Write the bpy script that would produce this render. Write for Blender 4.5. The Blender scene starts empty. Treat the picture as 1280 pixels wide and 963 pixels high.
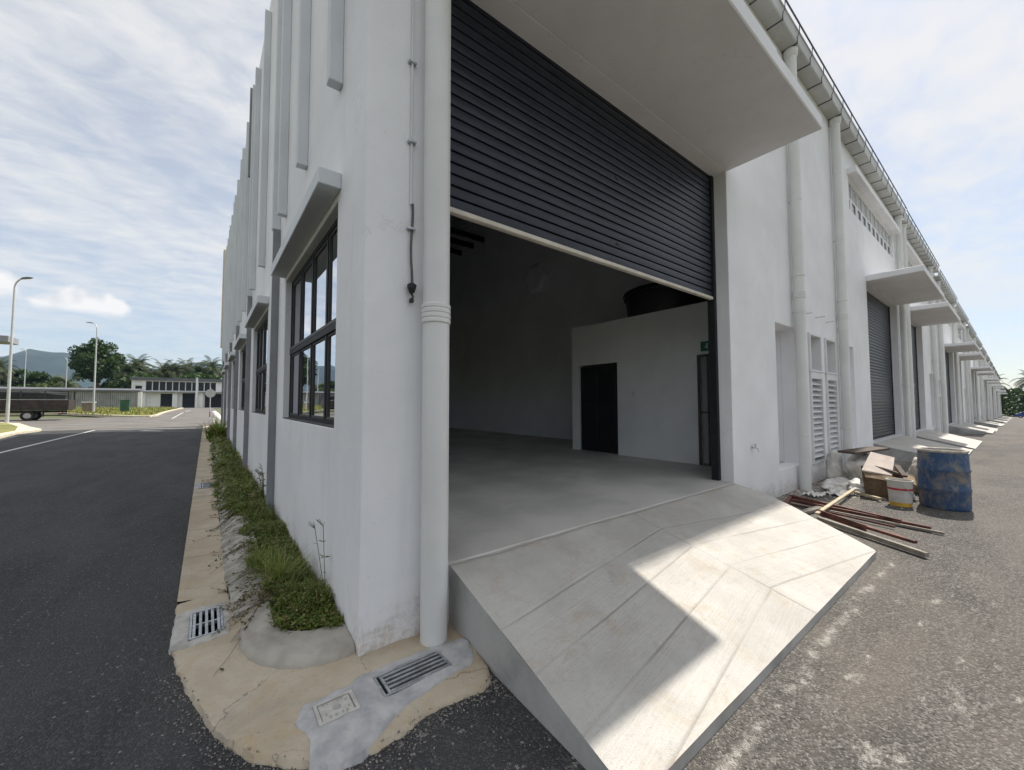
import bpy, bmesh, math, random
from mathutils import Vector, Matrix, noise
random.seed(11)
RAD = math.radians
sc = bpy.context.scene
col = sc.collection

# ------------------------------------------------------------------ camera
YAW, PITCH, ROLL = RAD(52.165), RAD(2.61), RAD(-0.11)
fwd0 = Vector((math.cos(YAW), math.sin(YAW), 0)); rgt0 = Vector((math.sin(YAW), -math.cos(YAW), 0)); zup = Vector((0, 0, 1))
fw = fwd0*math.cos(PITCH) + zup*math.sin(PITCH); up0 = zup*math.cos(PITCH) - fwd0*math.sin(PITCH)
rg = rgt0*math.cos(ROLL) + up0*math.sin(ROLL); up = up0*math.cos(ROLL) - rgt0*math.sin(ROLL)
CAM = Vector((-0.809, -2.645, 1.62))
cd = bpy.data.cameras.new('camera'); cam = bpy.data.objects.new('camera', cd); col.objects.link(cam)
cd.sensor_width = 36; cd.lens = 36*491.5/1280; cd.clip_start = 0.05; cd.clip_end = 12000
m = Matrix((rg, up, -fw)).transposed().to_4x4(); m.translation = CAM; cam.matrix_world = m
sc.camera = cam

# ------------------------------------------------------------------ sky and sun
SUN = Vector((3.617, 0.215, 5.115)).normalized()
SUN_EL = math.asin(SUN.z); SUN_ROT = math.atan2(SUN.x, SUN.y)
w = bpy.data.worlds.new('World'); sc.world = w; w.use_nodes = True
nt = w.node_tree; N = nt.nodes; LK = nt.links
bg = N['Background']; bg.inputs['Strength'].default_value = 0.10
sky = N.new('ShaderNodeTexSky'); sky.sky_type = 'NISHITA'; sky.sun_disc = False
sky.sun_elevation = SUN_EL; sky.sun_rotation = SUN_ROT; sky.dust_density = 0.7; sky.air_density = 1.0; sky.ozone_density = 1.5
HEAPS = [(1.745, 0.168, 0.060, 0.030), (1.86, 0.178, 0.05, 0.032), (3.1, 0.18, 0.12, 0.05), (-2.0, 0.2, 0.12, 0.05), (-0.9, 0.16, 0.1, 0.045), (0.75, 0.2, 0.12, 0.04)]
def nd(tree, kind, **kw):
    n = tree.nodes.new(kind)
    for k, v in kw.items():
        if hasattr(n, k): setattr(n, k, v)
        else: n.inputs[k].default_value = v
    return n
def mth(tree, op, a, b=None, clamp=False):
    n = tree.nodes.new('ShaderNodeMath'); n.operation = op; n.use_clamp = clamp
    for i, v in enumerate((a, b)):
        if v is None: continue
        if isinstance(v, (int, float)): n.inputs[i].default_value = v
        else: tree.links.new(v, n.inputs[i])
    return n.outputs[0]
def maprange(tree, v, a, b, c=0, d=1, smooth=True):
    n = tree.nodes.new('ShaderNodeMapRange'); n.clamp = True
    if smooth: n.interpolation_type = 'SMOOTHSTEP'
    tree.links.new(v, n.inputs[0])
    for i, x in enumerate((a, b, c, d)): n.inputs[i+1].default_value = x
    return n.outputs[0]
tc = N.new('ShaderNodeTexCoord')
sep = N.new('ShaderNodeSeparateXYZ'); LK.new(tc.outputs['Generated'], sep.inputs[0])
dz = mth(nt, 'ADD', mth(nt, 'MAXIMUM', sep.outputs[2], 0.0), 0.13)
comb = N.new('ShaderNodeCombineXYZ')
LK.new(mth(nt, 'DIVIDE', sep.outputs[0], dz), comb.inputs[0]); LK.new(mth(nt, 'DIVIDE', sep.outputs[1], dz), comb.inputs[1])
# high thin cloud sheet, streaked
mp = N.new('ShaderNodeMapping'); LK.new(comb.outputs[0], mp.inputs[0]); mp.inputs['Rotation'].default_value = (0, 0, RAD(35)); mp.inputs['Scale'].default_value = (0.72, 1.0, 1)
n1 = nd(nt, 'ShaderNodeTexNoise', Scale=1.15, Detail=9, Roughness=0.54, Distortion=0.35); LK.new(mp.outputs[0], n1.inputs['Vector'])
n2 = nd(nt, 'ShaderNodeTexNoise', Scale=8.5, Detail=7, Roughness=0.6, Distortion=0.35); LK.new(mp.outputs[0], n2.inputs['Vector'])
cl = mth(nt, 'ADD', mth(nt, 'MULTIPLY', n1.outputs[0], 0.60), mth(nt, 'MULTIPLY', n2.outputs[0], 0.40))
cir = mth(nt, 'MULTIPLY', maprange(nt, cl, 0.35, 0.60, 0.50, 1.0), maprange(nt, sep.outputs[2], 0.02, 0.28, 0.62, 1.0))
# a few fair-weather heaps low over the horizon, flat below and knobbly above
azi = mth(nt, 'ARCTAN2', sep.outputs[1], sep.outputs[0])
n3 = nd(nt, 'ShaderNodeTexNoise', Scale=26.0, Detail=6, Roughness=0.5); LK.new(tc.outputs['Generated'], n3.inputs['Vector'])
wob = mth(nt, 'MULTIPLY', mth(nt, 'SUBTRACT', n3.outputs[0], 0.5), 2.1)
cum = None
for A, Z, wa, wz in HEAPS:
    da = mth(nt, 'DIVIDE', mth(nt, 'SUBTRACT', azi, A), wa); dzz = mth(nt, 'DIVIDE', mth(nt, 'SUBTRACT', sep.outputs[2], Z), wz)
    r2 = mth(nt, 'ADD', mth(nt, 'MULTIPLY', da, da), mth(nt, 'MULTIPLY', dzz, dzz))
    v = mth(nt, 'MULTIPLY', maprange(nt, mth(nt, 'ADD', mth(nt, 'SUBTRACT', 1.0, r2), wob), -0.05, 0.55), maprange(nt, dzz, -0.62, -0.12))
    cum = v if cum is None else mth(nt, 'MAXIMUM', cum, v)
def rgbmix(fac, a, b, blend='MIX'):
    n = N.new('ShaderNodeMix'); n.data_type = 'RGBA'; n.blend_type = blend
    for i, v in ((0, fac), (6, a), (7, b)):
        if isinstance(v, (int, float)): n.inputs[i].default_value = v
        elif isinstance(v, tuple): n.inputs[i].default_value = (*v, 1)
        else: LK.new(v, n.inputs[i])
    return n.outputs[2]
veil = rgbmix(1.0, rgbmix(1.0, sky.outputs[0], (0.13, 0.115, 0.095), 'MULTIPLY'), (4.6, 4.55, 4.5), 'ADD')
c_ = rgbmix(cir, rgbmix(1.0, sky.outputs[0], (0.72, 0.76, 0.80), 'MULTIPLY'), veil)
c_ = rgbmix(mth(nt, 'MULTIPLY', cum, 0.92), c_, rgbmix(maprange(nt, n3.outputs[0], 0.35, 0.6), (4.9, 4.85, 4.9), (6.2, 5.95, 5.7)))
LK.new(c_, bg.inputs[0])

sd = bpy.data.lights.new('sun', 'SUN'); sd.energy = 3.35; sd.angle = RAD(0.6); sd.color = (1.0, 0.945, 0.86)
so = bpy.data.objects.new('sun', sd); col.objects.link(so); so.rotation_euler = (-SUN).to_track_quat('-Z', 'Y').to_euler(); so.location = (0, 0, 60)

sc.view_settings.view_transform = 'Standard'; sc.view_settings.look = 'None'; sc.view_settings.gamma = 1; sc.view_settings.exposure = 0.82
sc.view_settings.use_curve_mapping = False
sc.render.engine = 'CYCLES'
cy = sc.cycles
cy.use_denoising = True; cy.max_bounces = 10; cy.diffuse_bounces = 7; cy.glossy_bounces = 3; cy.transparent_max_bounces = 12; cy.volume_bounces = 0
cy.caustics_reflective = False; cy.caustics_refractive = False
try: cy.denoiser = 'OPENIMAGEDENOISE'
except Exception: pass

# ------------------------------------------------------------------ materials
MATS = {}
def newmat(name):
    mt = bpy.data.materials.new(name); mt.use_nodes = True; MATS[name] = mt
    t = mt.node_tree; b = t.nodes['Principled BSDF']
    g = t.nodes.new('ShaderNodeNewGeometry')
    return mt, t, b, g.outputs['Position'], g
def mixcol(t, fac, a, b, blend='MIX'):
    n = t.nodes.new('ShaderNodeMix'); n.data_type = 'RGBA'; n.blend_type = blend
    for i, v in ((0, fac), (6, a), (7, b)):
        if isinstance(v, (int, float)): n.inputs[i].default_value = v
        elif isinstance(v, tuple): n.inputs[i].default_value = (*v[:3], 1)
        else: t.links.new(v, n.inputs[i])
    return n.outputs[2]
def tnoise(t, vec, scale, detail=4, rough=0.55, dist=0, stretch=None, rot=0, loc=(0, 0, 0)):
    if stretch or rot or loc != (0, 0, 0):
        mp = t.nodes.new('ShaderNodeMapping'); t.links.new(vec, mp.inputs[0]); mp.inputs['Scale'].default_value = stretch or (1, 1, 1); mp.inputs['Rotation'].default_value = (0, 0, rot); mp.inputs['Location'].default_value = loc; vec = mp.outputs[0]
    n = nd(t, 'ShaderNodeTexNoise', Scale=scale, Detail=detail, Roughness=rough, Distortion=dist); t.links.new(vec, n.inputs['Vector'])
    return n.outputs[0]
def addbump(t, b, h, strength=0.3, dist=0.01):
    n = t.nodes.new('ShaderNodeBump'); n.inputs['Strength'].default_value = strength; n.inputs['Distance'].default_value = dist
    t.links.new(h, n.inputs['Height']); t.links.new(n.outputs[0], b.inputs['Normal'])
def M(name, c, rough=0.6, var=0.12, scale=2.0, c2=None, bump=0.0, bscale=60, metal=0.0, spec=0.5, bdist=0.004):
    mt, t, b, P, g = newmat(name)
    lo = tuple(x*(1-var) for x in c); hi = c2 or tuple(min(1, x*(1+var)) for x in c)
    f = maprange(t, tnoise(t, P, scale, 6, 0.6), 0.32, 0.68)
    t.links.new(mixcol(t, f, lo, hi), b.inputs['Base Color'])
    b.inputs['Roughness'].default_value = rough; b.inputs['Metallic'].default_value = metal; b.inputs['Specular IOR Level'].default_value = spec
    if bump: addbump(t, b, tnoise(t, P, bscale, 4, 0.6), bump, bdist)
    return mt
def build_materials():
    # painted render: white with faint patches, rain streaks and trowel relief
    for nm, c in (('wall_paint', (0.84, 0.835, 0.85)), ('inner_paint', (0.84, 0.84, 0.84)), ('fin_paint', (0.68, 0.70, 0.73))):
        mt, t, b, P, g = newmat(nm)
        f = maprange(t, tnoise(t, P, 0.9, 7, 0.62), 0.3, 0.7)
        c1 = mixcol(t, f, tuple(x*0.93 for x in c), tuple(min(1, x*1.04) for x in c))
        st = maprange(t, tnoise(t, P, 2.2, 5, 0.6, 0, (2.6, 2.6, 0.16)), 0.54, 0.76, 0, 0.30)
        c2 = mixcol(t, st, c1, tuple(x*0.80 for x in c))
        sp = maprange(t, tnoise(t, P, 26, 3, 0.5), 0.66, 0.74, 0, 0.35)
        c3 = mixcol(t, sp, c2, tuple(x*0.78 for x in c))
        sz = t.nodes.new('ShaderNodeSeparateXYZ'); t.links.new(P, sz.inputs[0])
        ragged = mth(t, 'ADD', sz.outputs[2], mth(t, 'MULTIPLY', mth(t, 'SUBTRACT', tnoise(t, P, 3.2, 7, 0.7), 0.5), 1.1))
        mud = mth(t, 'MULTIPLY', maprange(t, ragged, 0.30, -0.02), maprange(t, tnoise(t, P, 21, 6, 0.75), 0.36, 0.62, 0.05, 0.62))
        c3 = mixcol(t, mud, c3, (0.40, 0.33, 0.25))
        vk = nd(t, 'ShaderNodeTexVoronoi', Scale=0.55); vk.feature = 'DISTANCE_TO_EDGE'
        wk = t.nodes.new('ShaderNodeVectorMath'); wk.operation = 'MULTIPLY_ADD'; nk = nd(t, 'ShaderNodeTexNoise', Scale=1.6, Detail=8, Roughness=0.7); t.links.new(P, nk.inputs['Vector']); t.links.new(nk.outputs['Color'], wk.inputs[0]); wk.inputs[1].default_value = (0.9, 0.9, 0.9); t.links.new(P, wk.inputs[2]); t.links.new(wk.outputs[0], vk.inputs['Vector'])
        hair = mth(t, 'MULTIPLY', maprange(t, vk.outputs['Distance'], 0.0035, 0.001), maprange(t, tnoise(t, P, 0.8, 3, 0.5, 0, None, 0, (3, 8, 2)), 0.50, 0.58, 0, 0.3))
        c3 = mixcol(t, hair, c3, (0.45, 0.44, 0.43))
        scuff = mth(t, 'MULTIPLY', maprange(t, tnoise(t, P, 5.5, 8, 0.78, 0.3, (1, 1, 2.2)), 0.66, 0.74, 0, 0.32), 1.0)
        c3 = mixcol(t, scuff, c3, tuple(x*0.72 for x in c))
        t.links.new(c3, b.inputs['Base Color']); b.inputs['Roughness'].default_value = 0.62; b.inputs['Specular IOR Level'].default_value = 0.3
        h = mth(t, 'ADD', mth(t, 'MULTIPLY', tnoise(t, P, 9, 5, 0.6), 0.7), mth(t, 'MULTIPLY', tnoise(t, P, 130, 3), 0.18))
        addbump(t, b, h, 0.35, 0.012)
    M('wall_grey', (0.23, 0.235, 0.25), 0.6, 0.12, 1.5, bump=0.2)
    M('wall_cream', (0.66, 0.58, 0.50), 0.6, 0.08, 1.0)
    M('pipe_plastic', (0.70, 0.70, 0.68), 0.38, 0.05, 1.4, bump=0.08, bscale=8)
    M('gutter_metal', (0.50, 0.50, 0.49), 0.45, 0.14, 1.2, bump=0.1, bscale=15)
    M('dark_steel', (0.07, 0.07, 0.075), 0.5, 0.2, 5)
    M('galvanised', (0.46, 0.48, 0.50), 0.38, 0.25, 18, metal=0.75)
    M('void_black', (0.012, 0.012, 0.013), 0.8, 0.2, 8)
    M('frame_dark', (0.018, 0.019, 0.022), 0.6, 0.2, 8, spec=0.25)
    M('frame_grey', (0.085, 0.082, 0.082), 0.55, 0.15, 6, spec=0.3)
    M('frame_white', (0.68, 0.68, 0.68), 0.45, 0.06, 3)
    M('bar_cream', (0.60, 0.55, 0.47), 0.45, 0.12, 4)
    M('roof_sheet', (0.42, 0.43, 0.45), 0.5, 0.12, 1.2)
    M('black_plastic', (0.012, 0.013, 0.016), 0.38, 0.3, 4)
    M('door_black', (0.010, 0.010, 0.012), 0.5, 0.25, 3)
    M('door_grey', (0.34, 0.34, 0.33), 0.45, 0.06, 2)
    M('sign_green', (0.02, 0.13, 0.07), 0.4, 0.1, 9)
    M('chrome', (0.6, 0.6, 0.6), 0.2, 0.1, 9, metal=1.0)
    # roller shutter: charcoal blue paint with dust
    mt, t, b, P, g = newmat('shutter_paint')
    f = maprange(t, tnoise(t, P, 3.0, 6, 0.65, 0, (1, 1, 5)), 0.35, 0.7)
    t.links.new(mixcol(t, f, (0.008, 0.011, 0.022), (0.022, 0.027, 0.043)), b.inputs['Base Color'])
    b.inputs['Roughness'].default_value = 0.42; b.inputs['Specular IOR Level'].default_value = 0.4
    addbump(t, b, tnoise(t, P, 160, 2), 0.1, 0.002)
    # concrete of the ramp: broom finish, tan dust, shade of the scored joints painted into the colour
    mt, t, b, P, g = newmat('ramp_concrete')
    f = maprange(t, tnoise(t, P, 1.6, 8, 0.65), 0.3, 0.7)
    c1 = mixcol(t, f, (0.50, 0.475, 0.435), (0.63, 0.605, 0.56))
    f2 = maprange(t, tnoise(t, P, 3.1, 8, 0.75, 0.6, None, 0, (7, 3, 1)), 0.50, 0.72, 0, 0.6)
    c2 = mixcol(t, f2, c1, (0.50, 0.40, 0.29))
    f3 = maprange(t, tnoise(t, P, 45, 6, 0.8), 0.56, 0.70, 0, 0.55)
    c3 = mixcol(t, f3, c2, (0.33, 0.31, 0.28))
    f4 = maprange(t, tnoise(t, P, 9, 8, 0.78, 0.5, None, 0, (1, 9, 4)), 0.56, 0.68, 0, 0.5)
    c3 = mixcol(t, f4, c3, (0.40, 0.385, 0.365))
    at = t.nodes.new('ShaderNodeAttribute'); at.attribute_name = 'groove_shade'
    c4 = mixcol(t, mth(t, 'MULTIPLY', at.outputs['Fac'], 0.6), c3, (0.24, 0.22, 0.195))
    t.links.new(c4, b.inputs['Base Color']); b.inputs['Roughness'].default_value = 0.78; b.inputs['Specular IOR Level'].default_value = 0.3
    sx = t.nodes.new('ShaderNodeSeparateXYZ'); t.links.new(P, sx.inputs[0])
    ax = mth(t, 'ABSOLUTE', mth(t, 'SUBTRACT', sx.outputs[0], 2.88))
    uu = mth(t, 'ADD', sx.outputs[1], mth(t, 'MULTIPLY', ax, 0.15))
    cb = t.nodes.new('ShaderNodeCombineXYZ'); t.links.new(mth(t, 'MULTIPLY', ax, 1.2), cb.inputs[0]); t.links.new(mth(t, 'MULTIPLY', uu, 62.0), cb.inputs[1])
    br = tnoise(t, cb.outputs[0], 1.0, 6, 0.75, 1.2)
    h = mth(t, 'ADD', mth(t, 'MULTIPLY', br, 0.6), mth(t, 'MULTIPLY', tnoise(t, P, 140, 3, 0.7), 0.5))
    addbump(t, b, h, 0.8, 0.013)
    c5 = mixcol(t, maprange(t, br, 0.36, 0.60, 0.09, 0.0), c4, (0.33, 0.31, 0.28)); t.links.new(c5, b.inputs['Base Color'])
    M('floor_concrete', (0.62, 0.60, 0.565), 0.6, 0.2, 0.9, c2=(0.68, 0.655, 0.61), bump=0.2, bscale=30)
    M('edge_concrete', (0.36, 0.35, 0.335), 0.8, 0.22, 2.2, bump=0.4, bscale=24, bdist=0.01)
    # tan washed-over concrete of drain and apron
    mt, t, b, P, g = newmat('tan_concrete')
    f = maprange(t, tnoise(t, P, 1.5, 8, 0.65, 0.4), 0.3, 0.72)
    c1 = mixcol(t, f, (0.44, 0.36, 0.255), (0.56, 0.49, 0.385))
    f2 = maprange(t, tnoise(t, P, 4.0, 6, 0.7, 0.7, None, 0, (2, 5, 0)), 0.52, 0.72, 0, 0.7)
    c2 = mixcol(t, f2, c1, (0.49, 0.355, 0.205))
    f3 = maprange(t, tnoise(t, P, 45, 4, 0.75), 0.60, 0.70, 0, 0.6)
    c3 = mixcol(t, f3, c2, (0.24, 0.19, 0.14))
    vc = nd(t, 'ShaderNodeTexVoronoi', Scale=1.25); vc.feature = 'DISTANCE_TO_EDGE'
    wp = t.nodes.new('ShaderNodeVectorMath'); wp.operation = 'MULTIPLY_ADD'; nn = nd(t, 'ShaderNodeTexNoise', Scale=3.5, Detail=6, Roughness=0.65); t.links.new(P, nn.inputs['Vector']); t.links.new(nn.outputs['Color'], wp.inputs[0]); wp.inputs[1].default_value = (0.28, 0.28, 0); t.links.new(P, wp.inputs[2]); t.links.new(wp.outputs[0], vc.inputs['Vector'])
    ck = mth(t, 'MULTIPLY', maprange(t, vc.outputs['Distance'], 0.006, 0.002), maprange(t, tnoise(t, P, 1.7, 3, 0.5, 0, None, 0, (4, 4, 0)), 0.44, 0.56, 0, 0.5))
    wet = maprange(t, tnoise(t, P, 2.3, 7, 0.7, 0.5, None, 0, (9, 1, 0)), 0.50, 0.66, 0, 0.5)
    c3 = mixcol(t, wet, c3, (0.35, 0.32, 0.27))
    c3 = mixcol(t, ck, c3, (0.10, 0.08, 0.06))
    t.links.new(c3, b.inputs['Base Color']); b.inputs['Roughness'].default_value = 0.85; b.inputs['Specular IOR Level'].default_value = 0.25
    addbump(t, b, mth(t, 'ADD', tnoise(t, P, 22, 6, 0.65), mth(t, 'MULTIPLY', tnoise(t, P, 150, 3), 0.3)), 0.55, 0.012)
    M('cement_pale', (0.42, 0.40, 0.365), 0.85, 0.2, 7, c2=(0.52, 0.50, 0.46), bump=0.5, bscale=35, bdist=0.01)
    M('cement_grey', (0.43, 0.43, 0.44), 0.8, 0.2, 6, c2=(0.54, 0.53, 0.52), bump=0.5, bscale=35, bdist=0.01)
    M('kerb_concrete', (0.30, 0.275, 0.235), 0.88, 0.35, 5, c2=(0.47, 0.44, 0.385), bump=0.6, bscale=18, bdist=0.016)
    M('nose_concrete', (0.37, 0.34, 0.29), 0.88, 0.2, 3, c2=(0.45, 0.42, 0.365), bump=0.5, bscale=26, bdist=0.01)
    M('cover_concrete', (0.50, 0.48, 0.44), 0.85, 0.15, 14, bump=0.4, bscale=60)
    M('soil', (0.11, 0.075, 0.045), 0.95, 0.35, 8, bump=0.8, bscale=40, bdist=0.02)
    # asphalt, freshly laid
    mt, t, b, P, g = newmat('fresh_asphalt')
    v = nd(t, 'ShaderNodeTexVoronoi', Scale=95.0); t.links.new(P, v.inputs['Vector'])
    f = maprange(t, tnoise(t, P, 0.7, 8, 0.68, 0.3, (1.6, 0.5, 1)), 0.32, 0.68)
    c1 = mixcol(t, f, (0.030, 0.030, 0.033), (0.064, 0.063, 0.064))
    sv = t.nodes.new('ShaderNodeSeparateColor'); t.links.new(v.outputs['Color'], sv.inputs[0])
    c2 = mixcol(t, maprange(t, sv.outputs[0], 0.55, 1.0, 0, 0.8), c1, (0.105, 0.103, 0.10))
    c3 = mixcol(t, maprange(t, sv.outputs[1], 0.993, 0.996, 0, 0.7), c2, (0.36, 0.34, 0.31))
    px = t.nodes.new('ShaderNodeSeparateXYZ'); t.links.new(P, px.inputs[0])
    near = mth(t, 'MULTIPLY', maprange(t, px.outputs[0], -0.9, 0.2), maprange(t, px.outputs[1], -0.2, -0.6))
    sp = mth(t, 'MULTIPLY', maprange(t, tnoise(t, P, 16, 5, 0.7), 0.60, 0.66), near)
    c4 = mixcol(t, mth(t, 'MULTIPLY', sp, 0.55), c3, (0.42, 0.40, 0.37))
    t.links.new(c4, b.inputs['Base Color']); b.inputs['Roughness'].default_value = 0.82; b.inputs['Specular IOR Level'].default_value = 0.35
    addbump(t, b, mth(t, 'ADD', mth(t, 'SUBTRACT', 0.6, v.outputs['Distance']), mth(t, 'MULTIPLY', tnoise(t, P, 20, 6, 0.75), 0.5)), 0.8, 0.011)
    # asphalt, worn and dusty, with cement wash left round the ramp
    mt, t, b, P, g = newmat('worn_asphalt')
    v = nd(t, 'ShaderNodeTexVoronoi', Scale=95.0); t.links.new(P, v.inputs['Vector'])
    sv = t.nodes.new('ShaderNodeSeparateColor'); t.links.new(v.outputs['Color'], sv.inputs[0])
    f = maprange(t, tnoise(t, P, 1.0, 8, 0.68), 0.32, 0.68)
    c1 = mixcol(t, f, (0.078, 0.071, 0.064), (0.120, 0.110, 0.099))
    c2 = mixcol(t, maprange(t, sv.outputs[0], 0.45, 1.0, 0, 0.9), c1, (0.26, 0.245, 0.225))
    c2 = mixcol(t, maprange(t, sv.outputs[1], 0.6, 1.0, 0, 0.85), c2, (0.038, 0.036, 0.034))
    px = t.nodes.new('ShaderNodeSeparateXYZ'); t.links.new(P, px.inputs[0])
    dust = maprange(t, tnoise(t, P, 0.55, 6, 0.6, 0.3, (0.5, 1.6, 1), 0, (3, 1, 0)), 0.42, 0.70, 0.0, 0.48)
    c3 = mixcol(t, dust, c2, (0.215, 0.193, 0.165))
    wob = mth(t, 'MULTIPLY', mth(t, 'SUBTRACT', tnoise(t, P, 1.6, 3), 0.5), 0.16)
    l1 = mth(t, 'ABSOLUTE', mth(t, 'ADD', mth(t, 'ADD', px.outputs[1], 1.765), wob))
    m1 = mth(t, 'MULTIPLY', maprange(t, l1, 0.05, 0.0), mth(t, 'MULTIPLY', maprange(t, px.outputs[0], 5.2, 4.9), maprange(t, tnoise(t, P, 5.0, 9, 0.82), 0.47, 0.62)))
    rotm = t.nodes.new('ShaderNodeMapping'); t.links.new(P, rotm.inputs[0]); rotm.inputs['Rotation'].default_value = (0, 0, RAD(62)); rotm.inputs['Scale'].default_value = (0.7, 1.9, 1)
    sm = tnoise(t, rotm.outputs[0], 2.6, 8, 0.75, 0.0)
    zone = mth(t, 'MULTIPLY', maprange(t, px.outputs[0], 6.5, 3.0), maprange(t, px.outputs[1], -1.5, -1.8))
    m2 = mth(t, 'MULTIPLY', mth(t, 'MULTIPLY', maprange(t, sm, 0.575, 0.665), zone), maprange(t, tnoise(t, P, 14, 8, 0.8), 0.40, 0.58))
    zone3 = mth(t, 'MULTIPLY', maprange(t, px.outputs[1], -0.9, -0.2), maprange(t, px.outputs[0], 5.5, 6.5))
    m3 = mth(t, 'MULTIPLY', maprange(t, tnoise(t, P, 2.6, 6, 0.7), 0.42, 0.60), zone3)
    mm = mth(t, 'MAXIMUM', mth(t, 'MAXIMUM', m1, m2), m3)
    c4 = mixcol(t, mth(t, 'MULTIPLY', mm, 0.8), c3, (0.50, 0.475, 0.43))
    t.links.new(c4, b.inputs['Base Color']); b.inputs['Roughness'].default_value = 0.85; b.inputs['Specular IOR Level'].default_value = 0.3
    addbump(t, b, mth(t, 'ADD', mth(t, 'SUBTRACT', 0.7, v.outputs['Distance']), mth(t, 'MULTIPLY', tnoise(t, P, 24, 6, 0.75), 0.5)), 0.9, 0.011)
    M('junction_asphalt', (0.15, 0.138, 0.125), 0.85, 0.2, 0.5, bump=0.3, bscale=60)
    M('road_paint', (0.70, 0.69, 0.66), 0.6, 0.12, 5, c2=(0.52, 0.51, 0.48))
    M('kerb_paint', (0.62, 0.56, 0.42), 0.7, 0.2, 3)
    M('verge', (0.16, 0.19, 0.05), 0.9, 0.35, 0.6, c2=(0.30, 0.27, 0.085), bump=0.6, bscale=8, bdist=0.05)
    M('field', (0.10, 0.13, 0.05), 0.95, 0.3, 0.05, c2=(0.17, 0.16, 0.08))
    # glass in the side windows: clear, thin, reflecting
    mt, t, b, P, g = newmat('window_glass')
    t.nodes.remove(b); out = t.nodes['Material Output']
    tr = t.nodes.new('ShaderNodeBsdfTransparent'); tr.inputs[0].default_value = (0.42, 0.46, 0.48, 1)
    gl = t.nodes.new('ShaderNodeBsdfGlossy'); gl.inputs['Roughness'].default_value = 0.015; gl.inputs[0].default_value = (0.74, 0.77, 0.82, 1)
    fr = t.nodes.new('ShaderNodeFresnel'); fr.inputs[0].default_value = 1.5
    bm = t.nodes.new('ShaderNodeBump'); bm.inputs['Strength'].default_value = 0.04; bm.inputs['Distance'].default_value = 0.01; t.links.new(tnoise(t, P, 2.2, 2), bm.inputs['Height'])
    t.links.new(bm.outputs[0], gl.inputs['Normal']); t.links.new(bm.outputs[0], fr.inputs['Normal'])
    mx = t.nodes.new('ShaderNodeMixShader'); t.links.new(fr.outputs[0], mx.inputs[0]); t.links.new(tr.outputs[0], mx.inputs[1]); t.links.new(gl.outputs[0], mx.inputs[2]); t.links.new(mx.outputs[0], out.inputs[0])
    M('pale_glass', (0.42, 0.44, 0.46), 0.15, 0.1, 3, spec=0.6)
    M('dark_glass', (0.012, 0.014, 0.018), 0.12, 0.2, 3, spec=0.3)
    # plants
    def leafmat(name, a, bcol, dry=None):
        mt, t, b, P, g = newmat(name)
        ri = g.outputs['Random Per Island']
        c1 = mixcol(t, ri, a, bcol)
        c1 = mixcol(t, maprange(t, tnoise(t, P, 1.3, 3), 0.35, 0.65, 0, 0.45), c1, tuple(x*0.6 for x in a))
        if dry: c1 = mixcol(t, maprange(t, mth(t, 'FRACT', mth(t, 'MULTIPLY', ri, 17.3)), 0.84, 0.9), c1, dry)
        t.links.new(c1, b.inputs['Base Color']); b.inputs['Roughness'].default_value = 0.55; b.inputs['Specular IOR Level'].default_value = 0.35
        out = t.nodes['Material Output']; tl = t.nodes.new('ShaderNodeBsdfTranslucent'); t.links.new(c1, tl.inputs[0])
        mx = t.nodes.new('ShaderNodeMixShader'); mx.inputs[0].default_value = 0.28; t.links.new(b.outputs[0], mx.inputs[1]); t.links.new(tl.outputs[0], mx.inputs[2]); t.links.new(mx.outputs[0], out.inputs[0])
    leafmat('grass_leaf', (0.085, 0.135, 0.024), (0.22, 0.275, 0.055), (0.34, 0.26, 0.12))
    leafmat('tuft_leaf', (0.13, 0.20, 0.035), (0.28, 0.34, 0.075), (0.40, 0.33, 0.15))
    leafmat('runner_leaf', (0.15, 0.11, 0.05), (0.10, 0.13, 0.035), (0.28, 0.19, 0.10))
    leafmat('verge_grass', (0.15, 0.20, 0.04), (0.32, 0.32, 0.08), (0.42, 0.34, 0.14))
    leafmat('tree_leaf', (0.035, 0.075, 0.02), (0.085, 0.135, 0.035))
    leafmat('palm_leaf', (0.035, 0.065, 0.025), (0.10, 0.14, 0.05), (0.16, 0.13, 0.06))
    leafmat('bush_leaf', (0.10, 0.14, 0.035), (0.20, 0.22, 0.07))
    M('bark', (0.11, 0.085, 0.06), 0.9, 0.3, 4, bump=0.6, bscale=12, bdist=0.03)
    # site litter
    M('red_steel', (0.10, 0.032, 0.024), 0.7, 0.5, 7, c2=(0.19, 0.07, 0.045), bump=0.3, bscale=70)
    M('old_timber', (0.26, 0.235, 0.20), 0.85, 0.25, 6, bump=0.4, bscale=30)
    M('pale_timber', (0.46, 0.385, 0.26), 0.75, 0.2, 7, bump=0.3, bscale=30)
    M('dark_timber', (0.085, 0.06, 0.045), 0.8, 0.3, 6, bump=0.3, bscale=30)
    M('cardboard', (0.16, 0.105, 0.06), 0.85, 0.35, 5, c2=(0.24, 0.17, 0.10), bump=0.3, bscale=20)
    M('board_pink', (0.48, 0.41, 0.36), 0.85, 0.12, 5, bump=0.2, bscale=30)
    M('sack_white', (0.72, 0.70, 0.66), 0.7, 0.2, 7, bump=0.6, bscale=22, bdist=0.02)
    M('sack_dusty', (0.48, 0.44, 0.38), 0.85, 0.3, 8, bump=0.7, bscale=24, bdist=0.02)
    mt, t, b, P, g = newmat('drum_blue')
    f = maprange(t, tnoise(t, P, 4.2, 7, 0.7, 0.4, (1, 1, 0.7)), 0.46, 0.68)
    c1 = mixcol(t, f, (0.022, 0.066, 0.155), (0.215, 0.19, 0.155))
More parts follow.
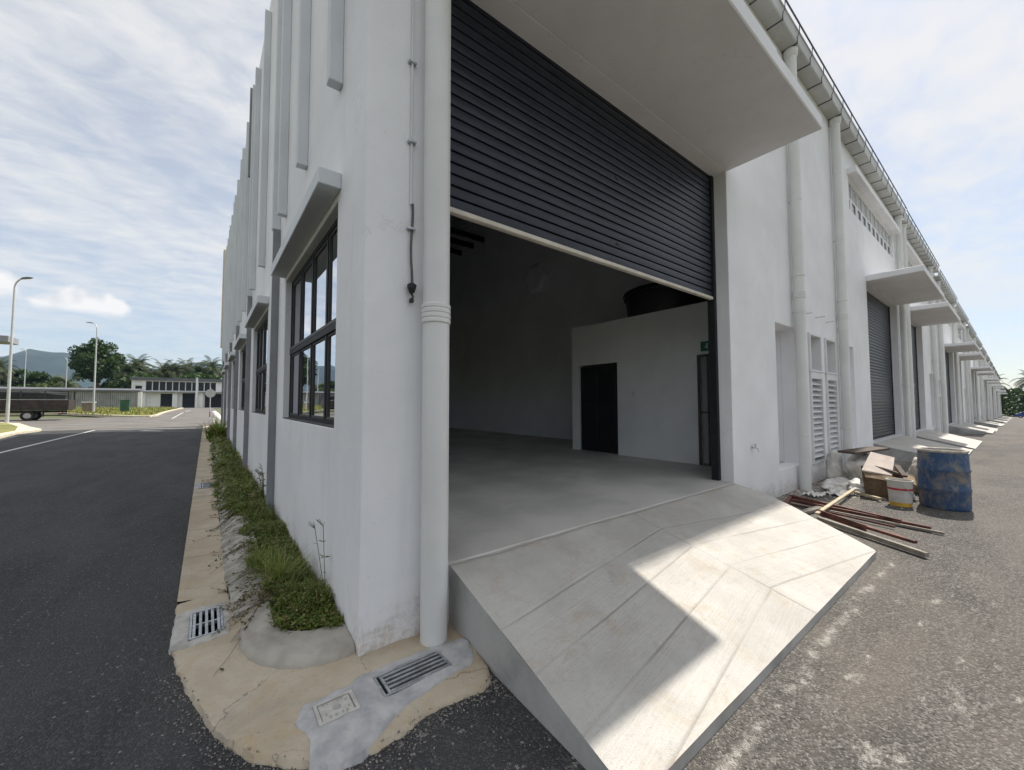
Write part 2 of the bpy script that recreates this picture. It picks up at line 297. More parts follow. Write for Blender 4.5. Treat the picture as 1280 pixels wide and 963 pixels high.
    c2 = mixcol(t, maprange(t, tnoise(t, P, 20, 6, 0.75, 0, (1, 1, 0.4)), 0.50, 0.72, 0, 0.6), c1, (0.26, 0.235, 0.20))
    t.links.new(c2, b.inputs['Base Color']); b.inputs['Roughness'].default_value = 0.6; addbump(t, b, tnoise(t, P, 20, 5, 0.7), 0.5, 0.01)
    M('pail_white', (0.66, 0.65, 0.62), 0.45, 0.14, 12, c2=(0.50, 0.46, 0.40))
    M('pail_red', (0.45, 0.03, 0.045), 0.45, 0.2, 12)
    M('pail_yellow', (0.62, 0.36, 0.05), 0.5, 0.2, 12)
    M('pebble', (0.16, 0.15, 0.14), 0.85, 0.5, 60, c2=(0.40, 0.37, 0.33))
    # far things
    M('lamp_steel', (0.55, 0.56, 0.57), 0.45, 0.08, 1, metal=0.2)
    M('lamp_head', (0.14, 0.14, 0.15), 0.45, 0.1, 3)
    M('truck_red', (0.034, 0.022, 0.019), 0.6, 0.4, 2.5, c2=(0.066, 0.040, 0.033))
    M('truck_dark', (0.03, 0.032, 0.034), 0.6, 0.3, 3)
    M('truck_canvas', (0.013, 0.018, 0.016), 0.85, 0.35, 2)
    M('tyre', (0.02, 0.02, 0.02), 0.85, 0.2, 6)
    M('rim', (0.42, 0.41, 0.40), 0.5, 0.15, 4)
    M('fence_grey', (0.30, 0.31, 0.33), 0.6, 0.14, 0.8)
    M('fence_dark', (0.12, 0.125, 0.14), 0.6, 0.15, 1)
    M('box_green', (0.035, 0.11, 0.065), 0.5, 0.2, 3)
    M('brick_pillar', (0.24, 0.19, 0.17), 0.85, 0.25, 6)
    M('hill_forest', (0.016, 0.030, 0.026), 0.95, 0.3, 0.01, c2=(0.026, 0.045, 0.032))
    M('car_blue', (0.02, 0.06, 0.26), 0.3, 0.08, 2)
    M('sign_back', (0.52, 0.53, 0.53), 0.5, 0.1, 6)
    M('sign_red', (0.40, 0.04, 0.03), 0.5, 0.1, 6)
build_materials()

# ------------------------------------------------------------------ mesh helpers
class MB:
    def __init__(s): s.v = []; s.f = []; s.sm = False
    def add(s, vs, fs):
        o = len(s.v); s.v += [tuple(p) for p in vs]; s.f += [tuple(i+o for i in f) for f in fs]; return s
    def box(s, x0, x1, y0, y1, z0, z1):
        x0, x1 = sorted((x0, x1)); y0, y1 = sorted((y0, y1)); z0, z1 = sorted((z0, z1))
        return s.add([(x0,y0,z0),(x1,y0,z0),(x1,y1,z0),(x0,y1,z0),(x0,y0,z1),(x1,y0,z1),(x1,y1,z1),(x0,y1,z1)],
                     [(0,3,2,1),(4,5,6,7),(0,1,5,4),(1,2,6,5),(2,3,7,6),(3,0,4,7)])
    def bbox(s, x0, x1, y0, y1, z0, z1, b=0.01):
        bm = bmesh.new(); bmesh.ops.create_cube(bm, size=1)
        for v in bm.verts: v.co = ((x0+x1)/2+v.co.x*(x1-x0), (y0+y1)/2+v.co.y*(y1-y0), (z0+z1)/2+v.co.z*(z1-z0))
        bmesh.ops.bevel(bm, geom=bm.edges[:], offset=b, segments=1, affect='EDGES')
        bm.verts.index_update(); s.add([v.co[:] for v in bm.verts], [[v.index for v in f.verts] for f in bm.faces]); bm.free(); return s
    def tube(s, pts, r, n=10, cap=True):
        pts = [Vector(p) for p in pts]; rs = r if isinstance(r, (list, tuple)) else [r]*len(pts); o = len(s.v); ref = None
        for i, p in enumerate(pts):
            d = (pts[min(i+1, len(pts)-1)] - pts[max(i-1, 0)]).normalized()
            if ref is None: ref = Vector((0,0,1)) if abs(d.z) < 0.9 else Vector((1,0,0))
            u = d.cross(ref).normalized(); q = u.cross(d).normalized(); ref = q
            for k in range(n):
                a = 2*math.pi*k/n; c = p + (u*math.cos(a) + q*math.sin(a))*rs[i]; s.v.append(c[:])
        for i in range(len(pts)-1):
            for k in range(n): s.f.append((o+i*n+k, o+i*n+(k+1) % n, o+(i+1)*n+(k+1) % n, o+(i+1)*n+k))
        if cap: s.f.append(tuple(o+k for k in range(n))[::-1]); s.f.append(tuple(o+(len(pts)-1)*n+k for k in range(n)))
        return s
    def lathe(s, prof, c=(0,0,0), n=32):
        o = len(s.v)
        for r, z in prof:
            for k in range(n): a = 2*math.pi*k/n; s.v.append((c[0]+r*math.cos(a), c[1]+r*math.sin(a), c[2]+z))
        for i in range(len(prof)-1):
            for k in range(n): s.f.append((o+i*n+k, o+i*n+(k+1) % n, o+(i+1)*n+(k+1) % n, o+(i+1)*n+k))
        return s
    def prism(s, poly, axis, a0, a1):
        # poly: 2-D points in the two other axes (in order), extruded along axis
        def P(q, a):
            return {'x': (a, q[0], q[1]), 'y': (q[0], a, q[1]), 'z': (q[0], q[1], a)}[axis]
        n = len(poly); return s.add([P(q, a0) for q in poly] + [P(q, a1) for q in poly],
            [tuple(range(n))[::-1], tuple(range(n, 2*n))] + [(i, (i+1) % n, n+(i+1) % n, n+i) for i in range(n)])
    def bar(s, a, b, wd, ht):
        a = Vector(a); b = Vector(b); d = (b-a).normalized(); u = d.cross(zup).normalized()*wd/2; q = u.cross(d).normalized()*ht/2
        vs = [p+i*u+j*q for p in (a, b) for i, j in ((-1,-1),(1,-1),(1,1),(-1,1))]
        return s.add([x[:] for x in vs], [(0,1,2,3)[::-1],(4,5,6,7),(0,1,5,4),(1,2,6,5),(2,3,7,6),(3,0,4,7)])
    def mesh(s, name, mat, smooth=False, recalc=True):
        me = bpy.data.meshes.new(name); me.from_pydata(s.v, [], s.f)
        if recalc:
            bm = bmesh.new(); bm.from_mesh(me); bmesh.ops.recalc_face_normals(bm, faces=bm.faces[:]); bm.to_mesh(me); bm.free()
        me.materials.append(MATS[mat])
        if smooth:
            for p in me.polygons: p.use_smooth = True
        return me
    def build(s, name, mat, parent=None, smooth=False, recalc=True, bevel=0, flat_angle=None):
        org = world_of(parent)
        if org.length: s.v = [(x-org.x, y-org.y, z-org.z) for x, y, z in s.v]
        o = link(name, s.mesh(name, mat, smooth, recalc), parent)
        if bevel:
            md = o.modifiers.new('bevel', 'BEVEL'); md.width = bevel; md.segments = 2; md.limit_method = 'ANGLE'; md.angle_limit = RAD(40)
        if smooth and flat_angle: o.data.set_sharp_from_angle(angle=RAD(flat_angle))
        return o
def world_of(p):
    q = Vector((0,0,0))
    while p is not None: q += Vector(p.location); p = p.parent
    return q
def link(name, data, parent=None, loc=None):
    o = bpy.data.objects.new(name, data); col.objects.link(o)
    if parent is not None: o.parent = parent
    if loc is not None: o.location = loc
    return o
def tag(o, label=None, cat=None, group=None, kind=None):
    for k, v in (('label', label), ('category', cat), ('group', group), ('kind', kind)):
        if v: o[k] = v
    return o
def thing(name, label, cat, loc=(0,0,0), group=None, kind=None):
    o = link(name, None, None, loc); o.empty_display_size = 0.3; return tag(o, label, cat, group, kind)
def kids(o): return [c for c in bpy.data.objects if c.parent == o]
def copy_tree(o, parent=None, tree=None):
    c = o.copy(); col.objects.link(c); c.parent = parent
    for ch in (tree or TREE(o)).get(o.name, []): copy_tree(ch, c, tree or TREE(o))
    return c
def TREE(o):
    d = {}
    for q in bpy.data.objects:
        if q.parent is not None: d.setdefault(q.parent.name, []).append(q)
    return d
def wallgrid(mb, axis, u0, u1, z0, z1, t0, t1, holes, top=None, cuts=()):
    us = sorted({u0, u1, *cuts, *[h[0] for h in holes], *[h[1] for h in holes]}); zs = sorted({z0, z1, *[h[2] for h in holes], *[h[3] for h in holes]})
    us = [u for u in us if u0-1e-6 <= u <= u1+1e-6]; zs = [z for z in zs if z0-1e-6 <= z <= z1+1e-6]
    nu, nz = len(us)-1, len(zs)-1
    def solid(i, j):
        if i < 0 or j < 0 or i >= nu or j >= nz: return False
        u = (us[i]+us[i+1])/2; z = (zs[j]+zs[j+1])/2
        return not any(h[0] < u < h[1] and h[2] < z < h[3] for h in holes)
    idx = {}; vs = []; fs = []
    def V(i, j, k):
        if (i, j, k) not in idx:
            z = zs[j]
            if top and j == nz: z = top(us[i])
            t = (t0, t1)[k]; idx[i, j, k] = len(vs); vs.append((us[i], t, z) if axis == 'y' else (t, us[i], z))
        return idx[i, j, k]
    for i in range(nu):
        for j in range(nz):
            if not solid(i, j): continue
            for k in (0, 1): fs.append((V(i,j,k), V(i+1,j,k), V(i+1,j+1,k), V(i,j+1,k)))
            for a, b, q in (((i,j),(i,j+1),(i-1,j)), ((i+1,j),(i+1,j+1),(i+1,j)), ((i,j),(i+1,j),(i,j-1)), ((i,j+1),(i+1,j+1),(i,j+1))):
                if not solid(*q): fs.append((V(*a,0), V(*b,0), V(*b,1), V(*a,1)))
    return mb.add(vs, fs)
def sstep(a, b, x):
    t = min(1, max(0, (x-a)/(b-a))); return t*t*(3-2*t)
def inpoly(x, y, P):
    c = False; j = len(P)-1
    for i in range(len(P)):
        if (P[i][1] > y) != (P[j][1] > y) and x < (P[j][0]-P[i][0])*(y-P[i][1])/(P[j][1]-P[i][1])+P[i][0]: c = not c
        j = i
    return c
def fbm(x, y, s, o=3):
    return sum(noise.noise(Vector((x*s*2**i, y*s*2**i, 3.7*i)))/2**i for i in range(o))

# ------------------------------------------------------------------ terrain
def slope_front(x): return -0.0165*max(0, x-22) if x < 170 else -0.0165*148
def rise_back(y): return 0.4*sstep(44, 75, y)
def terrain(x, y):
    return slope_front(x)*sstep(20, -2, y) + rise_back(y)*sstep(40, 5, x)

def build_ground():
    mb = MB(); xs = sorted({-6000,-3000,-1500,-700,-300,-150,-90,-60,-40,-30,-22,-18,-14,-11.5,0.5,5,10,20,22,40,60,80,100,130,170,240,400,800,1600,3000,6000}); ys = sorted({-6000,-3000,-1000,-300,-100,-40,-20,-14,-6,0,10,20,30,37,44,50,56,62,70,76,90,120,160,220,320,600,1200,2400,4000,6000})
    for y in ys:
        for x in xs: mb.v.append((x, y, terrain(x, y)-0.30))
    n = len(xs)
    for j in range(len(ys)-1):
        for i in range(n-1): mb.f.append((j*n+i, j*n+i+1, (j+1)*n+i+1, (j+1)*n+i))
    tag(mb.build('ground', 'field'), kind='structure')
    # left road (fresh asphalt)
    mb = MB()
    def sheet(x0, x1, y0, y1, dx, dy, z):
        nx = max(1, round((x1-x0)/dx)); ny = max(1, round((y1-y0)/dy)); o = len(mb.v)
        for j in range(ny+1):
            for i in range(nx+1):
                x = x0+(x1-x0)*i/nx; y = y0+(y1-y0)*j/ny; mb.v.append((x, y, terrain(x, y)+z))
        for j in range(ny):
            for i in range(nx): mb.f.append((o+j*(nx+1)+i, o+j*(nx+1)+i+1, o+(j+1)*(nx+1)+i+1, o+(j+1)*(nx+1)+i))
    sheet(-9.2, -0.92, -12, 34, 5, 5, -0.035); sheet(-0.92, 0.72, -12, -0.5, 1, 3, -0.035); sheet(-0.92, -0.03, -0.5, 0.85, 1, 1, -0.035); sheet(0.46, 0.72, -0.5, 0.0, 1, 1, -0.035)
    tag(mb.build('road', 'fresh_asphalt'), kind='structure')
    mb = MB(); sheet(0.72, 172, -16, 0.05, 2.5, 4, -0.035)
    tag(mb.build('service_road', 'worn_asphalt'), kind='structure')
    # crossroad
    mb = MB(); sheet(-60, 14, 34, 58, 4, 2, -0.035); sheet(-5.3, 0.6, 58, 142, 3, 3, -0.035)
    tag(mb.build('crossroad', 'junction_asphalt'), kind='structure')
    # painted lines
    def line(a, b, wd):
        mb = MB(); A = Vector((*a, 0)); B = Vector((*b, 0)); d = (B-A).normalized(); u = Vector((-d.y, d.x, 0))*wd/2; n = max(1, int((B-A).length/3))
        for i in range(n+1):
            p = A+(B-A)*i/n
            for q in (p-u, p+u): mb.v.append((q.x, q.y, terrain(q.x, q.y)-0.031))
        for i in range(n): mb.f.append((2*i, 2*i+1, 2*i+3, 2*i+2))
        tag(mb.build('lane_line', 'road_paint'), kind='structure')
    line((-6.29, 10), (-6.29, 33.2), 0.13); line((-6.29, 33.2), (-1.3, 31.6), 0.24); line((-4.6, 29.8), (-1.6, 28.2), 0.12); line((-3.9, 30.4), (-2.9, 29.2), 0.35)
    line((-3.64, 52.5), (-3.35, 70), 0.14); line((-3.3, 76), (-3.1, 92), 0.14); line((-16, 41.5), (-8.2, 39.5), 0.14); line((-9.5, 44), (-2, 41.5), 0.12); line((-14, 34.5), (-9, 33.4), 0.12)
build_ground()

# ------------------------------------------------------------------ the factory row
W = 10.0
def parapet(y): return 9.12 + 0.09*y
def roofz(y): return 8.86 + 0.09*y
SIDE_END = 30.6; WT = 0.30
SIDE_BAY = 4.6; NB = 6

def mapper(x0, mirror): return (lambda u: x0+W-u) if mirror else (lambda u: x0+u)
def pipe(root, cx, z0, z1, dz, collars):
    mb = MB(); mb.tube([(cx, -0.12, z0), (cx, -0.12, z1)], 0.093, 20)
    p = mb.build('downpipe', 'pipe_plastic', root, smooth=True, flat_angle=50)
    for z, n in collars:
        mb = MB()
        prof = []
        for k in range(n+1):
            zz = z+0.035*k; prof += [(0.098, zz), (0.104, zz+0.006), (0.104, zz+0.026), (0.098, zz+0.033)]
        mb.lathe([(0.09, z-0.004)]+prof+[(0.09, prof[-1][1]+0.004)], (cx, -0.12, 0), 20); mb.build('collar', 'pipe_plastic', p, smooth=True, flat_angle=30)
    mb = MB(); mb.lathe([(0.092, z1-0.16), (0.118, z1-0.13), (0.125, z1-0.02), (0.09, z1)], (cx, -0.12, 0), 20); mb.build('outlet', 'pipe_plastic', p, smooth=True, flat_angle=40)
    for z in ((z0+1.05, z0+3.4, z0+5.6) if cx > 1 else (6.4,)):
        mb = MB(); mb.lathe([(0.094, z), (0.099, z+0.003), (0.099, z+0.028), (0.094, z+0.031)], (cx, -0.12, 0), 16); mb.box(cx-0.012, cx+0.012, -0.04, 0.0, z+0.004, z+0.027); mb.build('pipe_clip', 'pipe_plastic', p)
    return p

def build_unit(k, detail, label):
    mirror = k % 2 == 1; x0 = k*W; X = mapper(x0, mirror); dz = slope_front(x0+5) if k > 1 else 0.0
    root = thing('factory_unit', label, 'factory unit', (x0, 0, dz), 'terraced factory units in the white row')
    def bx(mb, u0, u1, y0, y1, z0, z1): return mb.box(X(u0), X(u1), y0, y1, z0+dz, z1+dz)
    D = (0.645, 5.44, 0.43, 5.2); NI = (7.26, 8.42, 0.42, 3.07); LV = (9.05, 9.84, 0.34, 3.08); CW = (0.85, 7.05, 6.92, 7.82)
    holes = [D, NI, LV, CW]
    hs = [(min(X(a), X(b)), max(X(a), X(b)), c+dz, d+dz) for a, b, c, d in holes]
    mb = MB(); wallgrid(mb, 'y', x0, x0+W, -1.2+dz, 8.85+dz, 0.0, WT, hs); mb.build('front_wall', 'wall_paint', root, bevel=0.012)
    # niche beside the door
    mb = MB(); bx(mb, NI[0]-0.1, NI[1]+0.1, WT+0.10, WT+0.18, NI[2]-0.1, NI[3]+0.1); bx(mb, NI[0]-0.1, NI[0], WT, WT+0.10, NI[2], NI[3]); bx(mb, NI[1], NI[1]+0.1, WT, WT+0.10, NI[2], NI[3]); bx(mb, NI[0]-0.1, NI[1]+0.1, WT, WT+0.10, NI[3], NI[3]+0.1); bx(mb, NI[0]-0.1, NI[1]+0.1, WT, WT+0.10, NI[2]-0.1, NI[2])
    mb.build('meter_niche', 'wall_paint', root)
    # louvred cupboard with its frame
    fr = MB(); a, b, z0, z1 = LV
    bx(fr, a, a+0.05, -0.035, 0.16, z0, z1); bx(fr, b-0.05, b, -0.035, 0.16, z0, z1); bx(fr, a+0.05, b-0.05, -0.035, 0.16, 2.12, 2.26); bx(fr, a-0.02, b+0.05, -0.05, -0.001, 2.262, 2.30); bx(fr, a+0.05, b-0.05, -0.035, 0.16, z0, z0+0.06); bx(fr, a+0.05, b-0.05, -0.035, 0.16, z1-0.05, z1)
    fo = fr.build('louvre_frame', 'frame_white', root, bevel=0.004)
    bk = MB(); bx(bk, a-0.05, b+0.05, WT-0.001, WT+0.03, z0-0.02, z1+0.02); bk.build('cupboard_back', 'inner_paint', fo)
    nb = 14
    for i in range(nb):
        zc = 0.47 + i*(2.10-0.47)/nb+0.05
        mb = MB(); u0, u1 = sorted((X(a+0.05), X(b-0.05)))
        mb.prism([(-0.03, zc-0.045+dz), (-0.022, zc-0.051+dz), (0.09, zc+0.040+dz), (0.082, zc+0.046+dz)], 'x', u0+0.001, u1-0.001)
        mb.build('louvre_blade', 'frame_white', fo)
    # canopy slab over the door
    mb = MB(); mb.bbox(min(X(0.66), X(5.48)), max(X(0.66), X(5.48)), -1.2, -0.001, 5.2+dz, 5.37+dz, 0.012); mb.build('canopy', 'wall_paint', root)
    # gutter with brackets and lightning rail
    mb = MB(); xa, xb = x0+0.002, x0+W-0.002
    mb.prism([(-0.001, 8.60+dz), (-0.245, 8.60+dz), (-0.262, 8.62+dz), (-0.262, 8.86+dz), (-0.28, 8.87+dz), (-0.28, 8.885+dz), (-0.235, 8.885+dz), (-0.235, 8.63+dz), (-0.03, 8.63+dz), (-0.03, 8.95+dz), (-0.001, 8.95+dz)], 'x', xa, xb)
    gt = mb.build('gutter', 'gutter_metal', root)
    nbk = 13
    for i in range(nbk):
        u = x0 + (i+0.5)*W/nbk
        mb = MB(); mb.box(u-0.013, u+0.013, -0.27, -0.001, 8.588+dz, 8.599+dz); mb.box(u-0.013, u+0.013, -0.272, -0.2625, 8.588+dz, 8.70+dz); mb.build('gutter_bracket', 'dark_steel', gt)
    mb = MB(); mb.tube([(x0+0.001, -0.31, 8.95+dz), (x0+W-0.001, -0.31, 8.95+dz)], 0.015, 6)
    rl = mb.build('edge_rail', 'dark_steel', gt)
    for i in range(nbk):
        u = x0 + (i+0.5)*W/nbk; mb = MB(); mb.tube([(u, -0.265, 8.70+dz), (u, -0.305, 8.78+dz), (u, -0.31, 8.945+dz)], 0.008, 5); mb.build('rail_post', 'dark_steel', gt)
    # roof
    mb = MB(); mb.add([(x0+0.01, 0.05, 8.875+dz), (x0+W-0.01, 0.05, 8.875+dz), (x0+W-0.01, SIDE_END-.1, roofz(SIDE_END)+dz), (x0+0.01, SIDE_END-.1, roofz(SIDE_END)+dz), (x0+0.01, 0.05, 8.925+dz), (x0+W-0.01, 0.05, 8.925+dz), (x0+W-0.01, SIDE_END-.1, roofz(SIDE_END)+.05+dz), (x0+0.01, SIDE_END-.1, roofz(SIDE_END)+.05+dz)], [(0,3,2,1),(4,5,6,7),(0,1,5,4),(1,2,6,5),(2,3,7,6),(3,0,4,7)])
    mb.build('roof', 'roof_sheet', root)
    # pipes
    pipe(root, X(0.47) if k else 0.467, -0.06+dz if k else -0.03, 8.60+dz, dz, ((2.18, 3), (5.9, 3)))
    pu = 8.17 if not k == 1 else 8.75
    pipe(root, X(pu), -0.06+dz, 8.60+dz, dz, ((3.62, 3), (4.05, 0)))
    # strip window under the eaves
    mb = MB(); a, b, z0, z1 = CW
    bx(mb, a-0.12, b+0.12, -0.20, -0.001, 7.84, 8.0); hd = mb.build('window_hood', 'wall_paint', root, bevel=0.006)
    mb = MB(); n = 10; wd = (b-a)/n
    bx(mb, a, b, 0.06, 0.11, z0, z0+0.04); bx(mb, a, b, 0.06, 0.11, z1-0.04, z1); bx(mb, a, b, 0.06, 0.11, 7.30, 7.36)
    for i in range(n):
        bx(mb, a+i*wd, a+i*wd+0.23, 0.06, 0.11, z0+0.04, 7.30); bx(mb, a+i*wd, a+i*wd+0.04, 0.06, 0.11, 7.36, z1-0.04)
    wf = mb.build('strip_window', 'frame_white', root)
    for i in range(n):
        mb = MB(); bx(mb, a+i*wd+0.23, a+(i+1)*wd, 0.08, 0.09, z0+0.04, 7.30); mb.build('pane', 'dark_glass', wf)
        mb = MB(); bx(mb, a+i*wd+0.04, a+(i+1)*wd, 0.08, 0.09, 7.36, z1-0.04); mb.build('pane', 'pale_glass', wf)
    # service stubs in the wall
    for u, z in ((9.6, 3.46), (8.75, 3.42)):
        mb = MB(); mb.tube([(X(u), 0.02, z+dz), (X(u), -0.17, z+dz)], 0.014, 8); mb.build('pipe_stub', 'pipe_plastic', root)
    return root, X, dz

def closed_shutter(root, X, dz):
    x0, x1 = sorted((X(0.645), X(5.44)))
    sh = link('roller_shutter', None, root)
    for a, b in ((x0+0.001, x0+0.075), (x1-0.075, x1-0.001)):
        mb = MB(); mb.box(a, b, 0.20, 0.29, 0.435+dz, 5.19+dz); mb.build('guide_rail', 'frame_dark', sh)
    mb = MB(); mb.box(x0+0.077, x1-0.077, 0.215, 0.265, 0.435+dz, 0.50+dz); mb.build('bottom_bar', 'frame_dark', sh)
    me = None; n = 47
    for i in range(n):
        if me is None:
            mb = slatmesh(x0+0.06, x1-0.06); mb.v = [(a-root.location.x, b, c) for a, b, c in mb.v]; me = mb.mesh('slat', 'shutter_paint', True); me.set_sharp_from_angle(angle=RAD(35))
        link('slat', me, sh, (0, 0, 0.55+i*0.1))
    return sh
def slatmesh(x0, x1):
    mb = MB(); pr = [(0.240, -0.049), (0.222, -0.043), (0.217, -0.020), (0.217, 0.020), (0.221, 0.036), (0.240, 0.041), (0.252, 0.042), (0.252, 0.049), (0.256, 0.049), (0.256, -0.049)]
    return mb.prism(pr, 'x', x0, x1)

UNIT_LABELS = ['corner factory unit with open doorway, half-raised dark shutter and slatted side facade',
  'white factory unit with closed charcoal shutter right behind the blue drum',
  'third factory unit from the corner, its canopy next after the one above the closed shutter']
ORD = ['fourth', 'fifth', 'sixth', 'seventh', 'eighth', 'ninth', 'tenth', 'eleventh', 'twelfth', 'thirteenth', 'fourteenth']
UNITS = []
for k in range(3): UNITS.append(build_unit(k, True, UNIT_LABELS[k]))
for k in (1, 2): closed_shutter(*UNITS[k])
NU = 14
for k in range(3, NU):
    src = UNITS[1][0] if k % 2 else UNITS[2][0]
    c = copy_tree(src); x0 = k*W; c.location = (x0, 0, slope_front(x0+5)); c['label'] = '%s factory unit counted from the near corner of the white row' % ORD[k-3]

# ---- extras of the corner unit
U0, X0, _ = UNITS[0]
def corner_extras():
    # side wall with window openings, following the roof slope
    wins = []
    for i in range(NB):
        y = 0.72 + SIDE_BAY*i
        wins.append((y, y+2.70, 1.42, 3.28))
    mb = MB(); wallgrid(mb, 'x', WT+0.0015, SIDE_END, -0.4, 9.0, 0.0, 0.22, wins, top=parapet, cuts=(6, 12, 18, 24))
    mb.build('side_wall', 'wall_paint', U0, bevel=0.010)
    mb = MB(); mb.box(-0.0, 0.22, 0.0, WT, 8.852, parapet(0.3)); mb.build('corner_parapet', 'wall_paint', U0)
    for i in range(NB):
        y0 = 0.72 + SIDE_BAY*i; y1 = y0+2.70; z0, z1 = 1.42, 3.28; wc = (y1-y0)/4
        mb = MB(); xa, xb = 0.075, 0.125
        mb.box(xa, xb, y0+.001, y0+0.045, z0, z1); mb.box(xa, xb, y1-0.045, y1-.001, z0, z1); mb.box(xa, xb, y0+0.045, y1-0.045, z0+.001, z0+0.05); mb.box(xa, xb, y0+0.045, y1-0.045, z1-0.05, z1-.001)
        mb.box(xa-0.012, xb, y0+0.045, y1-0.045, 2.27, 2.33)
        for c in (1, 2, 3): mb.box(xa, xb, y0+wc*c-0.03, y0+wc*c+0.03, z0+0.05, 2.27); mb.box(xa, xb, y0+wc*c-0.03, y0+wc*c+0.03, 2.33, z1-0.05)
        wf = mb.build('window', 'frame_dark', U0)
        mb = MB(); mb.box(0.062, 0.074, y0+0.03, y1-0.03, 2.335, 2.365); mb.box(0.004, 0.072, y0+0.002, y1-0.002, z0+0.0005, z0+0.012); mb.build('sill', 'frame_grey', wf)
        for c in range(4):
            for a, b in ((z0+0.05, 2.27), (2.33, z1-0.05)):
                ya = y0+wc*c+0.03 if c else y0+0.045; yb = y0+wc*(c+1)-0.03 if c < 3 else y1-0.045
                sh = MB(); s = 0.022
                sh.box(0.085, 0.112, ya+.001, ya+s, a+.001, b-.001); sh.box(0.085, 0.112, yb-s, yb-.001, a+.001, b-.001); sh.box(0.085, 0.112, ya+s, yb-s, a+.001, a+s); sh.box(0.085, 0.112, ya+s, yb-s, b-s, b-.001); sh.build('sash', 'frame_grey', wf)
                p = MB(); p.add([(0.097, ya+s, a+s), (0.097, yb-s, a+s), (0.097, yb-s, b-s), (0.097, ya+s, b-s)], [(0,1,2,3)]); p.build('pane', 'window_glass', wf)
        mb = MB(); mb.bbox(-0.17, -0.001, y0-0.10, y1+0.06, 3.335, 3.465, 0.006); mb.build('window_hood', 'fin_paint', U0)
        ry = 4.0 + SIDE_BAY*i
        mb = MB(); mb.bbox(-0.095, -0.001, ry, ry+0.05, -0.3, 4.2, 0.004); mb.build('rib', 'wall_grey', U0)
    fins = [0.62, 2.02, 3.43, 4.03, 6.0, 7.9, 8.63, 10.55, 12.3, 13.23, 15.1, 16.9, 17.83, 19.7, 21.5, 22.43, 24.3, 26.1, 27.03, 28.6]
    for i, y in enumerate(fins):
        mb = MB(); mb.bbox(-0.106, -0.001, y, y+0.105, 4.205, parapet(y)-(0.42 if i > 3 else 0.2), 0.006); mb.build('fin', 'fin_paint', U0)
    mb = MB(); mb.bbox(-0.104, -0.001, 9.55, 9.65, 7.6, parapet(9.6)+0.02, 0.006); mb.build('fin', 'wall_grey', U0)
    mb = MB(); mb.bbox(-0.16, -0.001, SIDE_END-0.9, SIDE_END, 5.4, parapet(SIDE_END)+0.1, 0.02); mb.build('end_block', 'wall_cream', U0)
    # interior shell
    mb = MB(); mb.box(0.22, 8.6, WT, SIDE_END-0.3, 0.10, 0.43); mb.box(0.646, 5.439, 0.001, WT-0.001, 0.38, 0.434)
    fs = mb.build('floor_slab', 'floor_concrete', U0)
    mb = MB(); mb.box(8.6, 8.8, WT+.19, SIDE_END, -0.1, 8.86); mb.add([(8.6, 0.5, 8.86), (8.8, 0.5, 8.86), (8.8, SIDE_END, 8.86), (8.6, SIDE_END, 8.86), (8.6, SIDE_END, roofz(SIDE_END)), (8.8, SIDE_END, roofz(SIDE_END))], [(0,3,4),(1,2,5),(0,1,5,4),(3,2,5,4)])
    mb.build('party_wall', 'inner_paint', U0)
    mb = MB(); mb.box(0.22, 8.6, SIDE_END-0.3, SIDE_END-0.06, -0.1, roofz(SIDE_END)-0.05); mb.build('back_wall', 'inner_paint', U0)
    for i in range(11):
        y = 3.2+1.5*i if i < 4 else (10.05, 11.40, 12.28, 13.34, 14.5, 15.7, 16.9)[i-4]
        mb = MB(); mb.box(0.22, 8.6, y, y+0.10, 8.64 if y > 9 else 8.60, 8.86); mb.build('roof_beam', 'black_plastic', U0)
    # room built inside, with its two doors
    mb = MB(); wallgrid(mb, 'x', 0.4905, 4.45, 0.431, 3.55, 6.68, 6.82, [(3.03, 4.24, 0.431, 2.56), (0.52, 1.14, 0.431, 2.54)]); mb.box(6.82, 8.599, 4.30, 4.45, 0.431, 3.55); mb.box(6.821, 8.599, 0.50, 4.299, 3.41, 3.549)
    rm = mb.build('inner_room', 'inner_paint', U0)
    mb = MB(); mb.box(6.74, 6.78, 3.07, 4.20, 0.44, 2.52); 
    dd = mb.build('door', 'door_black', rm)
    mb = MB()
    for a, b in ((3.13, 3.58), (3.68, 4.13)):
        for c, d in ((0.60, 1.05), (1.15, 1.60), (1.70, 2.40)): mb.bbox(6.728, 6.742, a, b, c, d, 0.006)
    mb.build('door_panel', 'door_black', rm)
    mb = MB(); mb.box(6.74, 6.78, 0.56, 1.10, 0.46, 2.50); mb.build('door', 'door_grey', rm)
    mb = MB(); mb.box(6.65, 6.68-.001, 0.52, 0.56, 0.431, 2.54); mb.box(6.65, 6.679, 1.10, 1.14, 0.431, 2.54); mb.box(6.65, 6.679, 0.56, 1.10, 2.50, 2.54); mb.box(6.66, 6.679, 0.56, 1.10, 1.42, 1.45); mb.box(6.66, 6.679, 0.93, 0.96, 0.431, 2.5); mb.build('door_frame', 'frame_grey', rm)
    mb = MB(); mb.bbox(6.655, 6.679, 2.55, 2.63, 1.75, 1.87, 0.004); mb.build('light_switch', 'frame_white', rm)
    mb = MB(); mb.tube([(8.599, 7.9, 6.1), (8.45, 7.9, 6.1), (8.38, 7.9, 6.1)], [0.62, 0.60, 0.45], 6)
    fan = mb.build('fan_housing', 'wall_paint', U0)
    # shutter, half raised
    sh = link('roller_shutter', None, U0)
    for a, b in ((0.646, 0.72), (5.365, 5.439)):
        mb = MB(); mb.box(a, b, 0.19, 0.296, 0.436, 5.19); mb.build('guide_rail', 'frame_dark', sh)
